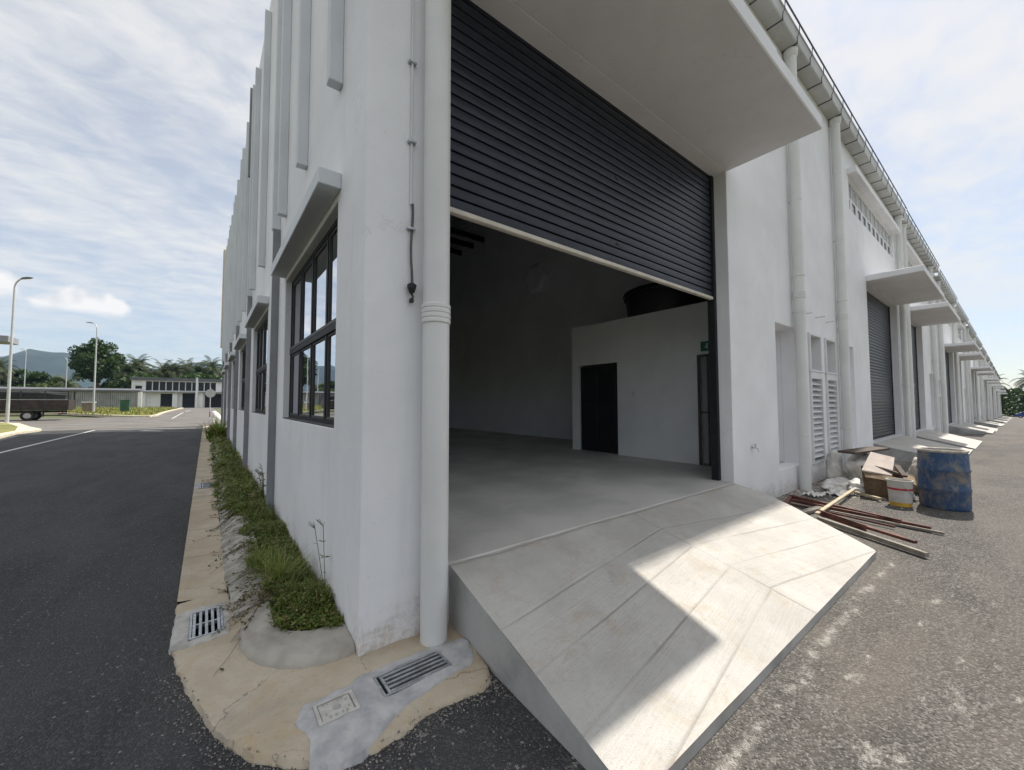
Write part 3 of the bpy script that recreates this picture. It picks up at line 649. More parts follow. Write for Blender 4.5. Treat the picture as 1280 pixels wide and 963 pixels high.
    mb = MB(); mb.bbox(0.725, 5.36, 0.200, 0.262, 3.215, 3.262, 0.008); mb.build('bottom_bar', 'bar_cream', sh)
    me = None
    for i in range(20):
        if me is None: me = slatmesh(0.70, 5.385).mesh('slat', 'shutter_paint', True); me.set_sharp_from_angle(angle=RAD(35))
        link('slat', me, sh, (0, 0, 3.312+i*0.1))
    mb = MB()
    for z in (3.5, 4.3): mb.bbox(2.99, 3.05, 0.204, 0.216, z, z+0.018, 0.003)
    mb.build('latch', 'frame_grey', sh)
    # conduit on the corner pier with clips and a hanging plug
    mb = MB(); mb.tube([(0.318, -0.014, 3.05), (0.318, -0.014, 8.5)], 0.009, 8); cdt = mb.build('conduit', 'frame_white', U0)
    mb = MB(); pts = [(0.318+0.008*math.sin(z*11), -0.02-0.006*math.cos(z*7), 3.05-(3.05-z)) for z in [3.06-0.05*i for i in range(13)]]
    mb.tube(pts, 0.0045, 6); mb.tube([(x+0.010, y, z) for x, y, z in pts], 0.0035, 6); mb.build('cable', 'frame_grey', cdt)
    for z in (2.86, 3.5, 4.1):
        mb = MB(); mb.bbox(0.288, 0.348, -0.034, -0.001, z, z+0.018, 0.003); mb.build('clip', 'galvanised', cdt)
    mb = MB(); mb.lathe([(0.0, 2.40), (0.018, 2.40), (0.030, 2.43), (0.034, 2.455), (0.014, 2.47), (0.0, 2.47)], (0.318, -0.04, 0), 12); mb.bbox(0.304, 0.332, -0.05, -0.02, 2.33, 2.36, 0.004); mb.tube([(0.318, -0.036, 2.35), (0.330, -0.036, 2.375), (0.312, -0.036, 2.40)], 0.007, 6); mb.build('plug', 'black_plastic', cdt)
    # tap
    mb = MB(); mb.tube([(6.1, 0.0, 0.90), (6.1, -0.07, 0.90), (6.1, -0.10, 0.885), (6.1, -0.105, 0.84)], 0.013, 8); mb.tube([(6.1, -0.05, 0.91), (6.1, -0.05, 0.95)], 0.009, 8); mb.bbox(6.06, 6.14, -0.057, -0.043, 0.95, 0.962, 0.003); mb.lathe([(0.0, 0), (0.03, 0.0)], (6.1, -0.003, 0.90), 10); mb.build('tap', 'chrome', U0)
corner_extras()

# exit sign and water tank stand on their own
t_ = thing('exit_sign', 'small green exit sign above the grey door inside', 'exit sign', (6.66, 0.84, 2.60))
mb = MB(); mb.bbox(6.645, 6.678, 0.76, 1.06, 2.60, 2.78, 0.004); mb.build('sign_box', 'sign_green', t_)
mb = MB(); mb.box(6.641, 6.645, 0.82, 0.88, 2.63, 2.75); mb.box(6.641, 6.645, 0.92, 0.95, 2.645, 2.70); mb.box(6.641, 6.645, 0.915, 0.955, 2.71, 2.74); mb.box(6.641, 6.645, 0.955, 0.99, 2.67, 2.685); mb.build('running_figure', 'frame_white', t_)
t_ = thing('water_tank', 'round black plastic water tank on top of the inner room', 'water tank', (7.55, 2.2, 3.55))
mb = MB(); mb.lathe([(0.0, 3.551), (0.93, 3.551), (0.96, 3.65), (1.0, 4.02), (1.04, 4.03), (1.05, 4.08), (1.0, 4.10)], (7.6, 2.2, 0), 40); mb.build('tank_body', 'black_plastic', t_, smooth=True, flat_angle=35)
mb = MB(); mb.lathe([(1.06, 4.10), (1.05, 4.15), (0.7, 4.25), (0.3, 4.30), (0.0, 4.30)], (7.6, 2.2, 0), 40); mb.build('lid', 'black_plastic', t_, smooth=True, flat_angle=35)

# ------------------------------------------------------------------ ramps
RAMP_LINES = [((2.89, -0.05), (2.86, -1.70))]
for c in (-0.36, -0.69, -1.03, -1.35): RAMP_LINES += [((2.88, c), (0.5, c-0.345)), ((2.88, c+0.01), (5.6, c-0.40))]
def ramp_mesh(nx, ny, full=True):
    mb = MB(); groove_shade = []
    def xr(s): return 5.40+0.10*math.sin(min(1, s/0.6)*math.pi)*0.7 - 0.50*max(0, s-0.25)/0.75*(0.4+0.6*s)
    def xl(s): return 0.648-0.07*s if s > 0.0 else 0.648
    def segd(px, py, a, b):
        ax, ay = a; bx, by = b; t = ((px-ax)*(bx-ax)+(py-ay)*(by-ay))/((bx-ax)**2+(by-ay)**2)
        if t < 0 or t > 1: t = min(1, max(0, t))
        return math.hypot(px-ax-t*(bx-ax), py-ay-t*(by-ay))
    for j in range(ny+1):
        s = j/ny; y = -0.0015-1.65*s
        for i in range(nx+1):
            f = i/nx; x = xl(s)+(xr(s)-xl(s))*f
            z = 0.425-0.395*s + 0.004*fbm(x, y, 1.5) 
            g = 0.0
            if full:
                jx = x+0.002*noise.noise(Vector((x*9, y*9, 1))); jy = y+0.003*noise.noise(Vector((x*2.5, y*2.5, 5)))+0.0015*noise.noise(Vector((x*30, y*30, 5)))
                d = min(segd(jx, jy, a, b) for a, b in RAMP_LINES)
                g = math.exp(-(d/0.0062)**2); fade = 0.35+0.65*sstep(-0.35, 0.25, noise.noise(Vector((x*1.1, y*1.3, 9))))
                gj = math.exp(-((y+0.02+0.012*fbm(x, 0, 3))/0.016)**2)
                z -= (0.008*g+0.006*gj)*fade; g = max(g*fade, gj*0.9)  # mask for the painted groove shade, together with the dark wall joint
            mb.v.append((x, y, z)); groove_shade.append(min(1, g))
    n = nx+1
    for j in range(ny):
        for i in range(nx): mb.f.append((j*n+i, (j+1)*n+i, (j+1)*n+i+1, j*n+i+1))
    return mb, groove_shade, xl, xr
def ramp_side(xl, xr):
    mb = MB(); n = 24; loop = [(xl(i/n), -0.0015-1.65*i/n, 0.425-0.395*i/n-0.001) for i in range(n+1)] + [(xr(1-i/n), -0.0015-1.65*(1-i/n), 0.425-0.395*(1-i/n)-0.001) for i in range(n+1)]
    o = len(loop); mb.v = [(x, y, z) for x, y, z in loop]+[(x, y, -0.3) for x, y, z in loop]; mb.f = [(i, i+1, o+i+1, o+i) for i in range(o-1)]
    return mb
t_ = thing('concrete_ramp', 'near concrete ramp with scored chevron lines, half in sunlight, before the open doorway', 'ramp', (3, -0.8, 0), 'ramps in front of the units')
mb, groove_shade, xl, xr = ramp_mesh(520, 260)
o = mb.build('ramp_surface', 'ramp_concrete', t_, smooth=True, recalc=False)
at = o.data.attributes.new('groove_shade', 'FLOAT', 'POINT'); at.data.foreach_set('value', groove_shade)
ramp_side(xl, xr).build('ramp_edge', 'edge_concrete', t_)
mb, groove_shade, xl, xr = ramp_mesh(24, 8, False)
mb.v = [(x+20, y, z) for x, y, z in mb.v]; base = thing('concrete_ramp', 'x', 'ramp', (20, 0, 0), 'ramps in front of the units')
mb.build('ramp_surface', 'ramp_concrete', base, smooth=True, recalc=False)
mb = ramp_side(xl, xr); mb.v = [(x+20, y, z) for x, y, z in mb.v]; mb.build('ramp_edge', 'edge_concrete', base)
for k in range(1, NU):
    r = base if k == 2 else copy_tree(base)
    x0 = k*W
    if k % 2: r.location = (x0+W, 0, slope_front(x0+5) if k > 1 else 0); r.scale = (-1, 1, 1)
    else: r.location = (x0, 0, slope_front(x0+5))
    r['label'] = ('concrete ramp right behind the blue drum, before the closed charcoal shutter' if k == 1 else 'concrete ramp of the third factory unit from the corner' if k == 2 else 'concrete ramp of the %s factory unit from the corner' % ORD[k-3])

# ------------------------------------------------------------------ apron, drains, kerb and bed along the side wall
APRON = [(-0.955, 1.62), (-0.95, 1.30), (-0.945, 0.86), (-0.905, 0.60), (-0.86, 0.40), (-0.80, 0.14), (-0.745, -0.08), (-0.68, -0.24), (-0.61, -0.375), (-0.53, -0.48), (-0.44, -0.57), (-0.36, -0.635), (-0.24, -0.685), (-0.13, -0.705), (0.0, -0.70), (0.09, -0.67), (0.22, -0.655), (0.36, -0.67), (0.50, -0.69), (0.565, -0.655), (0.60, -0.56), (0.64, -0.40), (0.66, 0.02), (0.0, 0.02), (0.02, 0.3), (-0.2, 1.1), (-0.60, 1.2), (-0.625, 1.62)]
G1 = (0.0, 0.425, -0.462, -0.262); G2 = (-0.865, -0.665, 0.885, 1.315); MC = (-0.325, -0.125, -0.462, -0.292)
def patch(name, poly, step, zf, mat, parent, holes=(), skirt=0.08):
    xs = [p[0] for p in poly]; ys = [p[1] for p in poly]; gx0, gy0 = min(xs), min(ys); nx = int((max(xs)-gx0)/step)+2; ny = int((max(ys)-gy0)/step)+2
    ux = sorted({gx0+i*step for i in range(nx)} | {h[i] for h in holes for i in (0, 1)}); uy = sorted({gy0+i*step for i in range(ny)} | {h[i] for h in holes for i in (2, 3)})
    mb = MB(); idx = {}; cells = set(); rim = set()
    for i in range(len(ux)-1):
        for j in range(len(uy)-1):
            a = (ux[i]+ux[i+1])/2; b = (uy[j]+uy[j+1])/2
            jx = a+0.016*noise.noise(Vector((a*9, b*9, 2))); jy = b+0.016*noise.noise(Vector((a*9, b*9, 7)))
            if inpoly(jx, jy, poly) and not any(h[0] < a < h[1] and h[2] < b < h[3] for h in holes): cells.add((i, j))
    def V(i, j, k=0):
        if (i, j, k) not in idx: idx[i, j, k] = len(mb.v); z = zf(ux[i], uy[j]); mb.v.append((ux[i], uy[j], z if k == 0 else z-skirt))
        return idx[i, j, k]
    for i, j in cells:
        mb.f.append((V(i,j), V(i+1,j), V(i+1,j+1), V(i,j+1)))
        for a, b, q in (((i,j),(i,j+1),(i-1,j)), ((i+1,j),(i+1,j+1),(i+1,j)), ((i,j),(i+1,j),(i,j-1)), ((i,j+1),(i+1,j+1),(i,j+1))):
            if q not in cells:
                mb.f.append((V(*a), V(*b), V(*b, 1), V(*a, 1))); rim |= {a, b}
    for (i, j) in rim:
        x, y = ux[i], uy[j]
        if any(h[0]-1e-6 <= x <= h[1]+1e-6 and h[2]-1e-6 <= y <= h[3]+1e-6 for h in holes): continue
        best = None
        for a, b in zip(poly, poly[1:]+poly[:1]):
            t = ((x-a[0])*(b[0]-a[0])+(y-a[1])*(b[1]-a[1]))/((b[0]-a[0])**2+(b[1]-a[1])**2); t = min(1, max(0, t)); q = (a[0]+t*(b[0]-a[0]), a[1]+t*(b[1]-a[1])); d = math.hypot(q[0]-x, q[1]-y)
            if best is None or d < best[0]: best = (d, q)
        qx, qy = best[1]; qx += 0.012*noise.noise(Vector((qx*11, qy*11, 2)))+0.006*noise.noise(Vector((qx*40, qy*40, 5))); qy += 0.012*noise.noise(Vector((qx*11, qy*11, 7)))+0.006*noise.noise(Vector((qx*40, qy*40, 9))); z = zf(qx, qy)
        mb.v[idx[i, j, 0]] = (qx, qy, z-0.006)
        if (i, j, 1) in idx: mb.v[idx[i, j, 1]] = (qx+(qx+0.15)*0.03, qy+(qy-0.5)*0.03, z-skirt)
    return mb.build(name, mat, parent, smooth=True, flat_angle=50)
def zap(x, y): return 0.004+0.010*fbm(x, y, 3.0)+0.003*fbm(x+5, y, 16) - 0.016*sstep(0.16, 0, min(abs(x+0.95), abs(y+0.70)))
ap = thing('apron', None, None, (-0.3, -0.2, 0), kind='structure')
patch('apron_slab', APRON, 0.022, zap, 'tan_concrete', ap, [G1, G2, MC])
CEM = [(-0.42, -0.33), (-0.36, -0.245), (-0.13, -0.235), (-0.03, -0.20), (0.10, -0.195), (0.45, -0.20), (0.60, -0.22), (0.635, -0.30), (0.60, -0.42), (0.54, -0.50), (0.30, -0.53), (0.10, -0.56), (0.0, -0.60), (-0.08, -0.66), (-0.20, -0.71), (-0.33, -0.68), (-0.40, -0.62), (-0.37, -0.50)]
patch('cement_surround', CEM, 0.016, lambda x, y: zap(x, y)+0.011+0.004*fbm(x, y, 9)+0.010*sstep(-0.12, -0.02, x)*sstep(0.05, -0.05, x), 'cement_grey', ap, [G1, MC])
patch('grate_surround', [(-0.952, 0.84), (-0.80, 0.80), (-0.635, 0.82), (-0.625, 1.10), (-0.63, 1.38), (-0.78, 1.40), (-0.95, 1.42), (-0.955, 1.1)], 0.016, lambda x, y: zap(x, y)+0.008+0.003*fbm(x, y, 9), 'cement_pale', ap, [G2])
def pit(x0, x1, y0, y1):
    mb = MB(); z0, z1 = -0.28, 0.004; mb.add([(x0,y0,z0),(x1,y0,z0),(x1,y1,z0),(x0,y1,z0),(x0,y0,z1),(x1,y0,z1),(x1,y1,z1),(x0,y1,z1)], [(0,1,2,3),(0,1,5,4),(1,2,6,5),(2,3,7,6),(3,0,4,7)]); mb.build('drain_pit', 'void_black', ap)
pit(*G1); pit(*G2)
def grate(name, label, g, along, nbars, z):
    x0, x1, y0, y1 = g; t = thing(name, label, 'drain grate', ((x0+x1)/2, (y0+y1)/2, 0), 'steel drain grates')
    mb = MB(); e = 0.014; x0 += .002; x1 -= .002; y0 += .002; y1 -= .002
    mb.box(x0, x1, y0, y0+e, z-0.03, z); mb.box(x0, x1, y1-e, y1, z-0.03, z); mb.box(x0, x0+e, y0+e, y1-e, z-0.03, z); mb.box(x1-e, x1, y0+e, y1-e, z-0.03, z); mb.build('grate_frame', 'galvanised', t)
    for i in range(nbars):
        mb = MB(); f = (i+0.75)/(nbars+0.5)
        if along == 'x': c = y0+(y1-y0)*f; mb.box(x0+e+.035, x1-e-.001, c-0.0085, c+0.0085, z-0.035, z-0.002)
        else: c = x0+(x1-x0)*f; mb.box(c-0.0085, c+0.0085, y0+e+.001, y1-e-.001, z-0.035, z-0.002)
        mb.build('bar', 'galvanised', t)
    mb = MB()
    if along == 'x': mb.box(x0+e+.018, x0+e+.034, y0+e+.001, y1-e-.001, z-0.03, z-0.004)
    else: mb.box(x0+e+.001, x1-e-.001, (y0+y1)/2-0.008, (y0+y1)/2+0.008, z-0.032, z-0.0045)
    mb.build('cross_bar', 'galvanised', t)
grate('drain_grate', 'long steel drain grate beside the manhole cover below the downpipe', G1, 'x', 5, 0.016)
grate('drain_grate', 'near steel drain grate at the road edge where the roadside strip starts', G2, 'y', 5, 0.012)
grate('drain_grate', 'far steel drain grate in the tan roadside strip, beside the overhanging plants', (-0.865, -0.655, 7.0, 7.62), 'x', 6, 0.012)
# inspection cover
t_ = thing('manhole_cover', 'small square concrete manhole cover with raised marks in grey cement', 'manhole cover', (-0.22, -0.38, 0))
mb = MB(); x0, x1, y0, y1 = MC; e = 0.018
mb.box(x0+.001, x1-.001, y0+.001, y0+e, -0.05, 0.022); mb.box(x0+.001, x1-.001, y1-e, y1-.001, -0.05, 0.022); mb.box(x0+.001, x0+e, y0+e, y1-e, -0.05, 0.022); mb.box(x1-e, x1-.001, y0+e, y1-e, -0.05, 0.022); mb.build('cover_frame', 'cover_concrete', t_)
mb = MB(); mb.bbox(x0+e+.004, x1-e-.004, y0+e+.004, y1-e-.004, -0.05, 0.018, 0.002); mb.build('cover_plate', 'cover_concrete', t_)
mb = MB(); mb.lathe([(0.022, 0.0185), (0.018, 0.0188), (0.0, 0.0189)], (-0.222, -0.374, 0), 18); mb.build('finger_hole', 'edge_concrete', t_)
mb = MB(); rnd = random.Random(4)
for i, (u, v) in enumerate([(-0.275, -0.325), (-0.255, -0.322), (-0.205, -0.322), (-0.185, -0.322), (-0.275, -0.40), (-0.168, -0.345), (-0.165, -0.40), (-0.26, -0.43), (-0.235, -0.432), (-0.20, -0.43), (-0.18, -0.432)]):
    mb.tube([(u+0.007*math.cos(a), v+0.009*math.sin(a), 0.0195) for a in [0.5+rnd.random()+i*0.8 for i in range(6)]], 0.0018, 4)
mb.build('raised_marks', 'edge_concrete', t_)

# roadside drain strip of cast slabs, kerb of sloping blocks
ds = thing('drain_strip', None, None, (-0.8, 1.6, 0), kind='structure'); kb = thing('kerb', None, None, (-0.5, 1, 0), kind='structure')
y = 1.62; i = 0; rnd = random.Random(8)
while y < 33:
    ln = 1.15 if y < 6.7 else 1.6
    a, b = y+0.004, y+ln-0.004
    def seg(a, b):
        mb = MB(); n = 8; o = []
        for yy in (a, b):
            for q in range(n+1): x = -0.955+0.33*q/n; mb.v.append((x, yy, terrain(x, yy)+0.004-0.012*math.sin(math.pi*q/n)+0.003*noise.noise(Vector((x*4, yy, 0)))))
        for q in range(n): mb.f.append((q, q+1, n+2+q, n+1+q))
        mb.v += [(-0.955, a, -0.2), (-0.955, b, -0.2)]; mb.f.append((0, n+1, len(mb.v)-1, len(mb.v)-2))
        mb.build('slab', 'tan_concrete', ds, recalc=False)
    if a < 7.0 < b:
        seg(a, 6.995); seg(7.625, b)
        mb = MB(); mb.box(-0.95, -0.64, 7.0, 7.62, -0.2, -0.06); mb.build('drain_pit', 'void_black', ds)
        mb = MB(); mb.box(-0.955, -0.868, 6.998, 7.622, -0.1, 0.004); mb.box(-0.652, -0.625, 6.998, 7.622, -0.1, 0.004); mb.build('grate_seat', 'cement_grey', ds)
    else: seg(a, b)
    y += ln; i += 1
y = 1.02
while y < 32:
    ln = 0.62+0.25*rnd.random(); mb = MB(); a, b = y+0.006, y+ln-0.006; n = 5; j = 0.02*(rnd.random()-0.5); hz = 0.085+0.035*rnd.random()
    prof = [(-0.628+j, -0.05), (-0.622+j, 0.012), (-0.56+j, 0.045), (-0.49+j, hz-0.015), (-0.43+j, hz), (-0.33, hz-0.005), (-0.33, -0.05)]
    m_ = 8
    for q in range(m_+1):
        yy = a+(b-a)*q/m_
        for x, z in prof: mb.v.append((x+0.012*noise.noise(Vector((x*6, yy*6, 1))), yy, z+0.016*noise.noise(Vector((x*7, yy*7, 4)))*(z > 0)))
    n = len(prof)
    for q in range(m_):
        for p in range(n): mb.f.append((q*n+p, q*n+(p+1) % n, (q+1)*n+(p+1) % n, (q+1)*n+p))
    mb.f += [tuple(range(n)), tuple(m_*n+p for p in range(n))]
    mb.build('kerb_block', 'kerb_concrete', kb, smooth=True, flat_angle=45); y += ln
# rounded concrete nose of the planting bed
outer = [(-0.004, 0.045), (-0.11, 0.050), (-0.215, 0.062), (-0.32, 0.105), (-0.415, 0.17), (-0.49, 0.27), (-0.558, 0.40), (-0.592, 0.55), (-0.60, 0.70), (-0.57, 0.85), (-0.53, 0.96), (-0.50, 1.02)]
inner = [(-0.004, 0.36), (-0.06, 0.355), (-0.12, 0.355), (-0.19, 0.37), (-0.26, 0.40), (-0.32, 0.45), (-0.37, 0.52), (-0.39, 0.60), (-0.395, 0.70), (-0.39, 0.82), (-0.385, 0.93), (-0.38, 1.02)]
mb = MB(); rows = 10; fine_o = []; fine_i = []
for k in range(len(outer)-1):
    for q in range(4):
        f = q/4; fine_o.append(tuple(a+(b-a)*f for a, b in zip(outer[k], outer[k+1]))); fine_i.append(tuple(a+(b-a)*f for a, b in zip(inner[k], inner[k+1])))
fine_o.append(outer[-1]); fine_i.append(inner[-1])
for r in range(-1, rows+1):
    t = max(0, r)/rows
    for (ox, oy), (ix, iy) in zip(fine_o, fine_i):
        x = ox+(ix-ox)*t; y = oy+(iy-oy)*t; z = -0.05 if r < 0 else 0.012+0.042*sstep(0, 0.07, t)+0.022*t+0.006*fbm(x, y, 5)*(t > 0)-0.012*math.exp(-(((x+0.30)*0.9+(y-0.25)*0.5)/0.012)**2)*(t > 0)
        mb.v.append((x, y, z))
n = len(fine_o)
for r in range(rows+1):
    for k in range(n-1): mb.f.append((r*n+k, r*n+k+1, (r+1)*n+k+1, (r+1)*n+k))
mb.build('bed_nose', 'nose_concrete', kb, smooth=True)
bed = MB(); nb_ = 150
for j in range(nb_+1):
    y = 0.33+31.7*(j/nb_)**1.3
    for q in range(7): x = -0.42+0.418*q/6; x = max(x, -0.36 if y < 1.05 else -1); x = max(x, -0.36*sstep(0.30, 0.52, y)-0.02); bed.v.append((x, y, 0.058+0.025*fbm(x, y, 2.5)))
for j in range(nb_):
    for q in range(6): bed.f.append((j*7+q, j*7+q+1, (j+1)*7+q+1, (j+1)*7+q))
tag(bed.build('planting_bed', 'soil', smooth=True, recalc=False), kind='structure')

# ------------------------------------------------------------------ plants of the bed
def blade(mb, p, h, wd, az, lean, bend, seg=2):
    d = Vector((math.cos(az), math.sin(az), 0)); s = Vector((-d.y, d.x, 0))*wd/2; pts = []
    for i in range(seg+1):
        t = i/seg; pos = Vector(p)+d*(lean*t+bend*t*t)*h+Vector((0, 0, 1))*h*(t-0.35*bend*t*t)
        k = 1-t*0.9 if seg > 2 else (1, 0.8, 0.06)[i]
        pts += [pos-s*k, pos+s*k]
    mb.add([q[:] for q in pts], [(2*i, 2*i+1, 2*i+3, 2*i+2) for i in range(seg)])
def leafquad(mb, p, size, rnd, flat=0.5):
    az = rnd.uniform(0, 6.283); d = Vector((math.cos(az), math.sin(az), rnd.uniform(-0.3, 0.6)*flat*2)).normalized(); s = d.cross(Vector((rnd.uniform(-1, 1)*flat, rnd.uniform(-1, 1)*flat, 1))).normalized()
    p = Vector(p); a = p+d*size; mid = p+d*size*0.45
    mb.add([p[:], (mid+s*size*0.3)[:], a[:], (mid-s*size*0.3)[:]], [(0, 1, 2, 3)])
rnd = random.Random(21); mb = MB(); rn = MB()
def bedz(x, y): return 0.058+0.025*fbm(x, y, 2.5)
def edge(y): return -0.34-0.08*sstep(1.2, 3.0, y)-0.22*sstep(3.9, 5.0, y)+0.15*noise.noise(Vector((0, y*1.9, 3)))+0.12*noise.noise(Vector((0, y*4.6, 8)))
y = 0.34; cnt = 0
for zone, (ya, yb, n, sz) in enumerate(((0.30, 2.3, 7500, 1.0), (2.3, 5, 6000, 1.15), (5, 10, 5200, 1.7), (10, 31, 4200, 3.0))):
    for i in range(n):
        y = rnd.uniform(ya, yb); e = max(edge(y)-0.05, -0.42*sstep(0.26, 0.58, y)-0.05) if y < 1.0 else edge(y)
        x = e*rnd.random()**0.8
        if x > -0.005: continue
        dens = 0.5+0.9*noise.noise(Vector((x*4, y*2.2, 6)))
        if rnd.random() > 0.16+dens*1.0: continue
        over = sstep(-0.42, -0.62, x); z = max(bedz(x, y), 0.10*sstep(-0.30, -0.36, x)) if y > 1 else max(bedz(x, y), 0.085*sstep(-0.30, -0.36, x)); z -= over*0.08
        hh = (0.025+0.05*rnd.random()+0.10*max(0, fbm(x, y, 1.9)))*(1+0.7*sstep(3.5, 6, y))*(1-0.55*over)*(1-0.3*sstep(-0.3, -0.4, x))
        if rnd.random() < 0.55:
            blade(mb, (x, y, z-0.01), hh*1.5, 0.010*sz, rnd.uniform(0, 6.28), rnd.uniform(0.1, 0.6), rnd.uniform(0, 0.7))
        else:
            for q in range(3): leafquad(mb, (x+rnd.uniform(-.025, .025), y+rnd.uniform(-.03, .03), z+hh*rnd.uniform(0.2, 1.0)), rnd.uniform(0.018, 0.038)*sz, rnd)
tag(mb.build('ground_cover', 'grass_leaf', recalc=False), 'low green ground cover growing along the foot of the side wall', 'ground cover', kind='stuff')
# trailing stems over the kerb
for i in range(115):
    y = rnd.uniform(0.95, 1.0+rnd.random()*9); x = -0.36; L = rnd.uniform(0.10, 0.40)*(1 if rnd.random() < .8 else 1.4); dy = rnd.gauss(-0.2, 0.55); cv = rnd.gauss(0, 0.10); pts = []
    for q in range(6):
        t = q/5; xx = x-L*t; yy = y+dy*t*L*1.6+cv*t*t+0.04*noise.noise(Vector((i, t*4, 0))); 
        zk = 0.112 if xx > -0.43 else (0.112-0.10*sstep(-0.43, -0.63, xx)); pts.append((xx, yy, zk+0.006+0.004*rnd.random()))
    rn.tube(pts, 0.0014 if y < 4 else 0.003, 3, cap=False)
    for q in range(10):
        t = rnd.random(); k = min(4, int(t*5)); p = Vector(pts[k]).lerp(Vector(pts[k+1]), t*5-k); leafquad(rn, p, 0.020+0.016*rnd.random()+(0.012 if y > 4 else 0), rnd, 0.8)
tag(rn.build('trailing_stems', 'runner_leaf', recalc=False), 'brownish trailing stems hanging over the sloping kerb', 'trailing plant', kind='stuff')
def tuft(label, x, y, n, h, wd, spread, mat='tuft_leaf', seed=1):
    rnd = random.Random(seed); mb = MB()
    for i in range(n):
        blade(mb, (x+rnd.gauss(0, spread), y+rnd.gauss(0, spread), bedz(x, y)-0.02), h*rnd.uniform(0.55, 1.1), wd*rnd.uniform(0.7, 1.2), rnd.uniform(0, 6.28), rnd.uniform(0.05, 0.5), rnd.uniform(0.2, 1.0), 5)
    tag(mb.build('grass_tuft', mat, recalc=False), label, 'grass tuft')
tuft('tallest arching grass tuft in the near part of the bed', -0.27, 1.30, 170, 0.34, 0.010, 0.05, seed=3)
tuft('smaller pale grass tuft at the kerb behind the tallest one', -0.33, 1.72, 90, 0.26, 0.010, 0.05, seed=5)
tuft('broad grass clump beside the first grey rib', -0.2, 3.55, 140, 0.26, 0.014, 0.09, 'grass_leaf', seed=6)
tuft('bright upright strap-leaved plant at the far end of the bed', -0.38, 19.5, 130, 1.0, 0.09, 0.16, 'tuft_leaf', seed=9)
def weed(label, x, y, h, n, seed):
    rnd = random.Random(seed); t = thing('weed', label, 'weed', (x, y, bedz(x, y)-0.01)); mb = MB(); lf = MB()
    for i in range(n):
        a = rnd.uniform(0, 6.28); L = h*rnd.uniform(0.75, 1.05); sp = rnd.uniform(0.08, 0.35); pts = [(x-abs(math.cos(a))*sp*L*q/5*0.6-0.004, y+math.sin(a)*sp*L*(q/5)**1.3, bedz(x, y)+L*q/5) for q in range(6)]
        mb.tube(pts, 0.0022, 4)
        for q in range(7):
            b = rnd.uniform(0, 6.28); e = Vector(pts[-1]); mb.tube([e[:], (e+Vector((-abs(math.cos(b))*0.05, math.sin(b)*0.06, 0.03+0.03*rnd.random())))[:]], 0.0016, 3)
        for q in range(6): k = rnd.randint(1, 4); leafquad(lf, pts[k], 0.05, rnd)
    mb.build('stem', 'runner_leaf', t, recalc=False); lf.build('leaves', 'tuft_leaf', t, recalc=False)
weed('thin weed with forked seed head against the white side wall', -0.03, 0.72, 0.58, 2, 2)
weed('dry twiggy weed at the foot of the wall just past the first grey rib', -0.05, 4.7, 0.55, 9, 4)
# loose stones on the road edge
rnd = random.Random(31); mb = MB()
for i in range(1500):
    k = rnd.randrange(3, 21); a = APRON[k]; b = APRON[k+1]; t = rnd.random(); off = abs(rnd.gauss(0, 0.07)); x = a[0]+(b[0]-a[0])*t; y = a[1]+(b[1]-a[1])*t
    nx, ny = (x+0.1), (y-0.6); l = math.hypot(nx, ny); x += nx/l*(off-0.02); y += ny/l*(off-0.004); x += 0.016*nx/l; s = rnd.uniform(0.0015, 0.007)*(1.3 if rnd.random() < 0.1 else 1)
    if rnd.random() < 0.25: x = rnd.uniform(-1.6, 0.55); y = rnd.uniform(-1.3, -0.6); s *= 0.7
    z = -0.033 if not inpoly(x, y, APRON) else zap(x, y)
    ang = rnd.uniform(0, 3); c, d = math.cos(ang)*s, math.sin(ang)*s
    mb.add([(x+c, y+d, z+s*.3), (x-d*.8, y+c*.8, z+s*.3), (x-c, y-d, z+s*.3), (x+d*.8, y-c*.8, z+s*.3), (x, y, z+s*1.1), (x, y, z-s)], [(0,1,4),(1,2,4),(2,3,4),(3,0,4),(1,0,5),(2,1,5),(3,2,5),(0,3,5)])
tag(mb.build('loose_stones', 'pebble', recalc=False), 'loose asphalt crumbs and stones along the broken road edge', 'gravel', kind='stuff')

# ------------------------------------------------------------------ litter in front of the wall
t_ = thing('drum', 'big open blue drum smeared with cement on the worn asphalt', 'drum', (8.42, -1.87, -0.03))
mb = MB(); H = 0.90; prof = [(0.0, 0.0), (0.268, 0.0), (0.280, 0.02), (0.283, 0.05)]
for z in (0.30, 0.60): prof += [(0.285, z-0.03), (0.296, z-0.01), (0.296, z+0.01), (0.286, z+0.03)]
prof += [(0.278, H-0.05), (0.268, H-0.02), (0.270, H), (0.255, H), (0.250, H-0.03), (0.262, 0.04), (0.0, 0.03)]
mb.lathe(prof, (8.42, -1.87, -0.033), 40); mb.build('drum_body', 'drum_blue', t_, smooth=True, flat_angle=40)
mb = MB(); mb.lathe([(0.272, H-0.03), (0.284, H-0.02), (0.286, H+0.006), (0.272, H+0.012), (0.25, H+0.006), (0.249, H-0.03)], (8.42, -1.87, -0.033), 40); mb.build('rim', 'sack_dusty', t_, smooth=True)
t_ = thing('paint_pail', 'white plastic paint pail with red band beside the blue drum', 'pail', (8.05, -1.42, -0.03))
px_, py_ = 8.05, -1.42
mb = MB(); mb.lathe([(0.0, 0.0), (0.132, 0.0), (0.138, 0.06)], (px_, py_, -0.033), 28); mb.build('lower_band', 'pail_yellow', t_, smooth=True, flat_angle=40)
mb = MB(); mb.lathe([(0.138, 0.06), (0.148, 0.25)], (px_, py_, -0.033), 28); mb.build('body', 'pail_white', t_, smooth=True)
mb = MB(); mb.lathe([(0.1482, 0.25), (0.150, 0.285)], (px_, py_, -0.033), 28); mb.build('band', 'pail_red', t_, smooth=True)
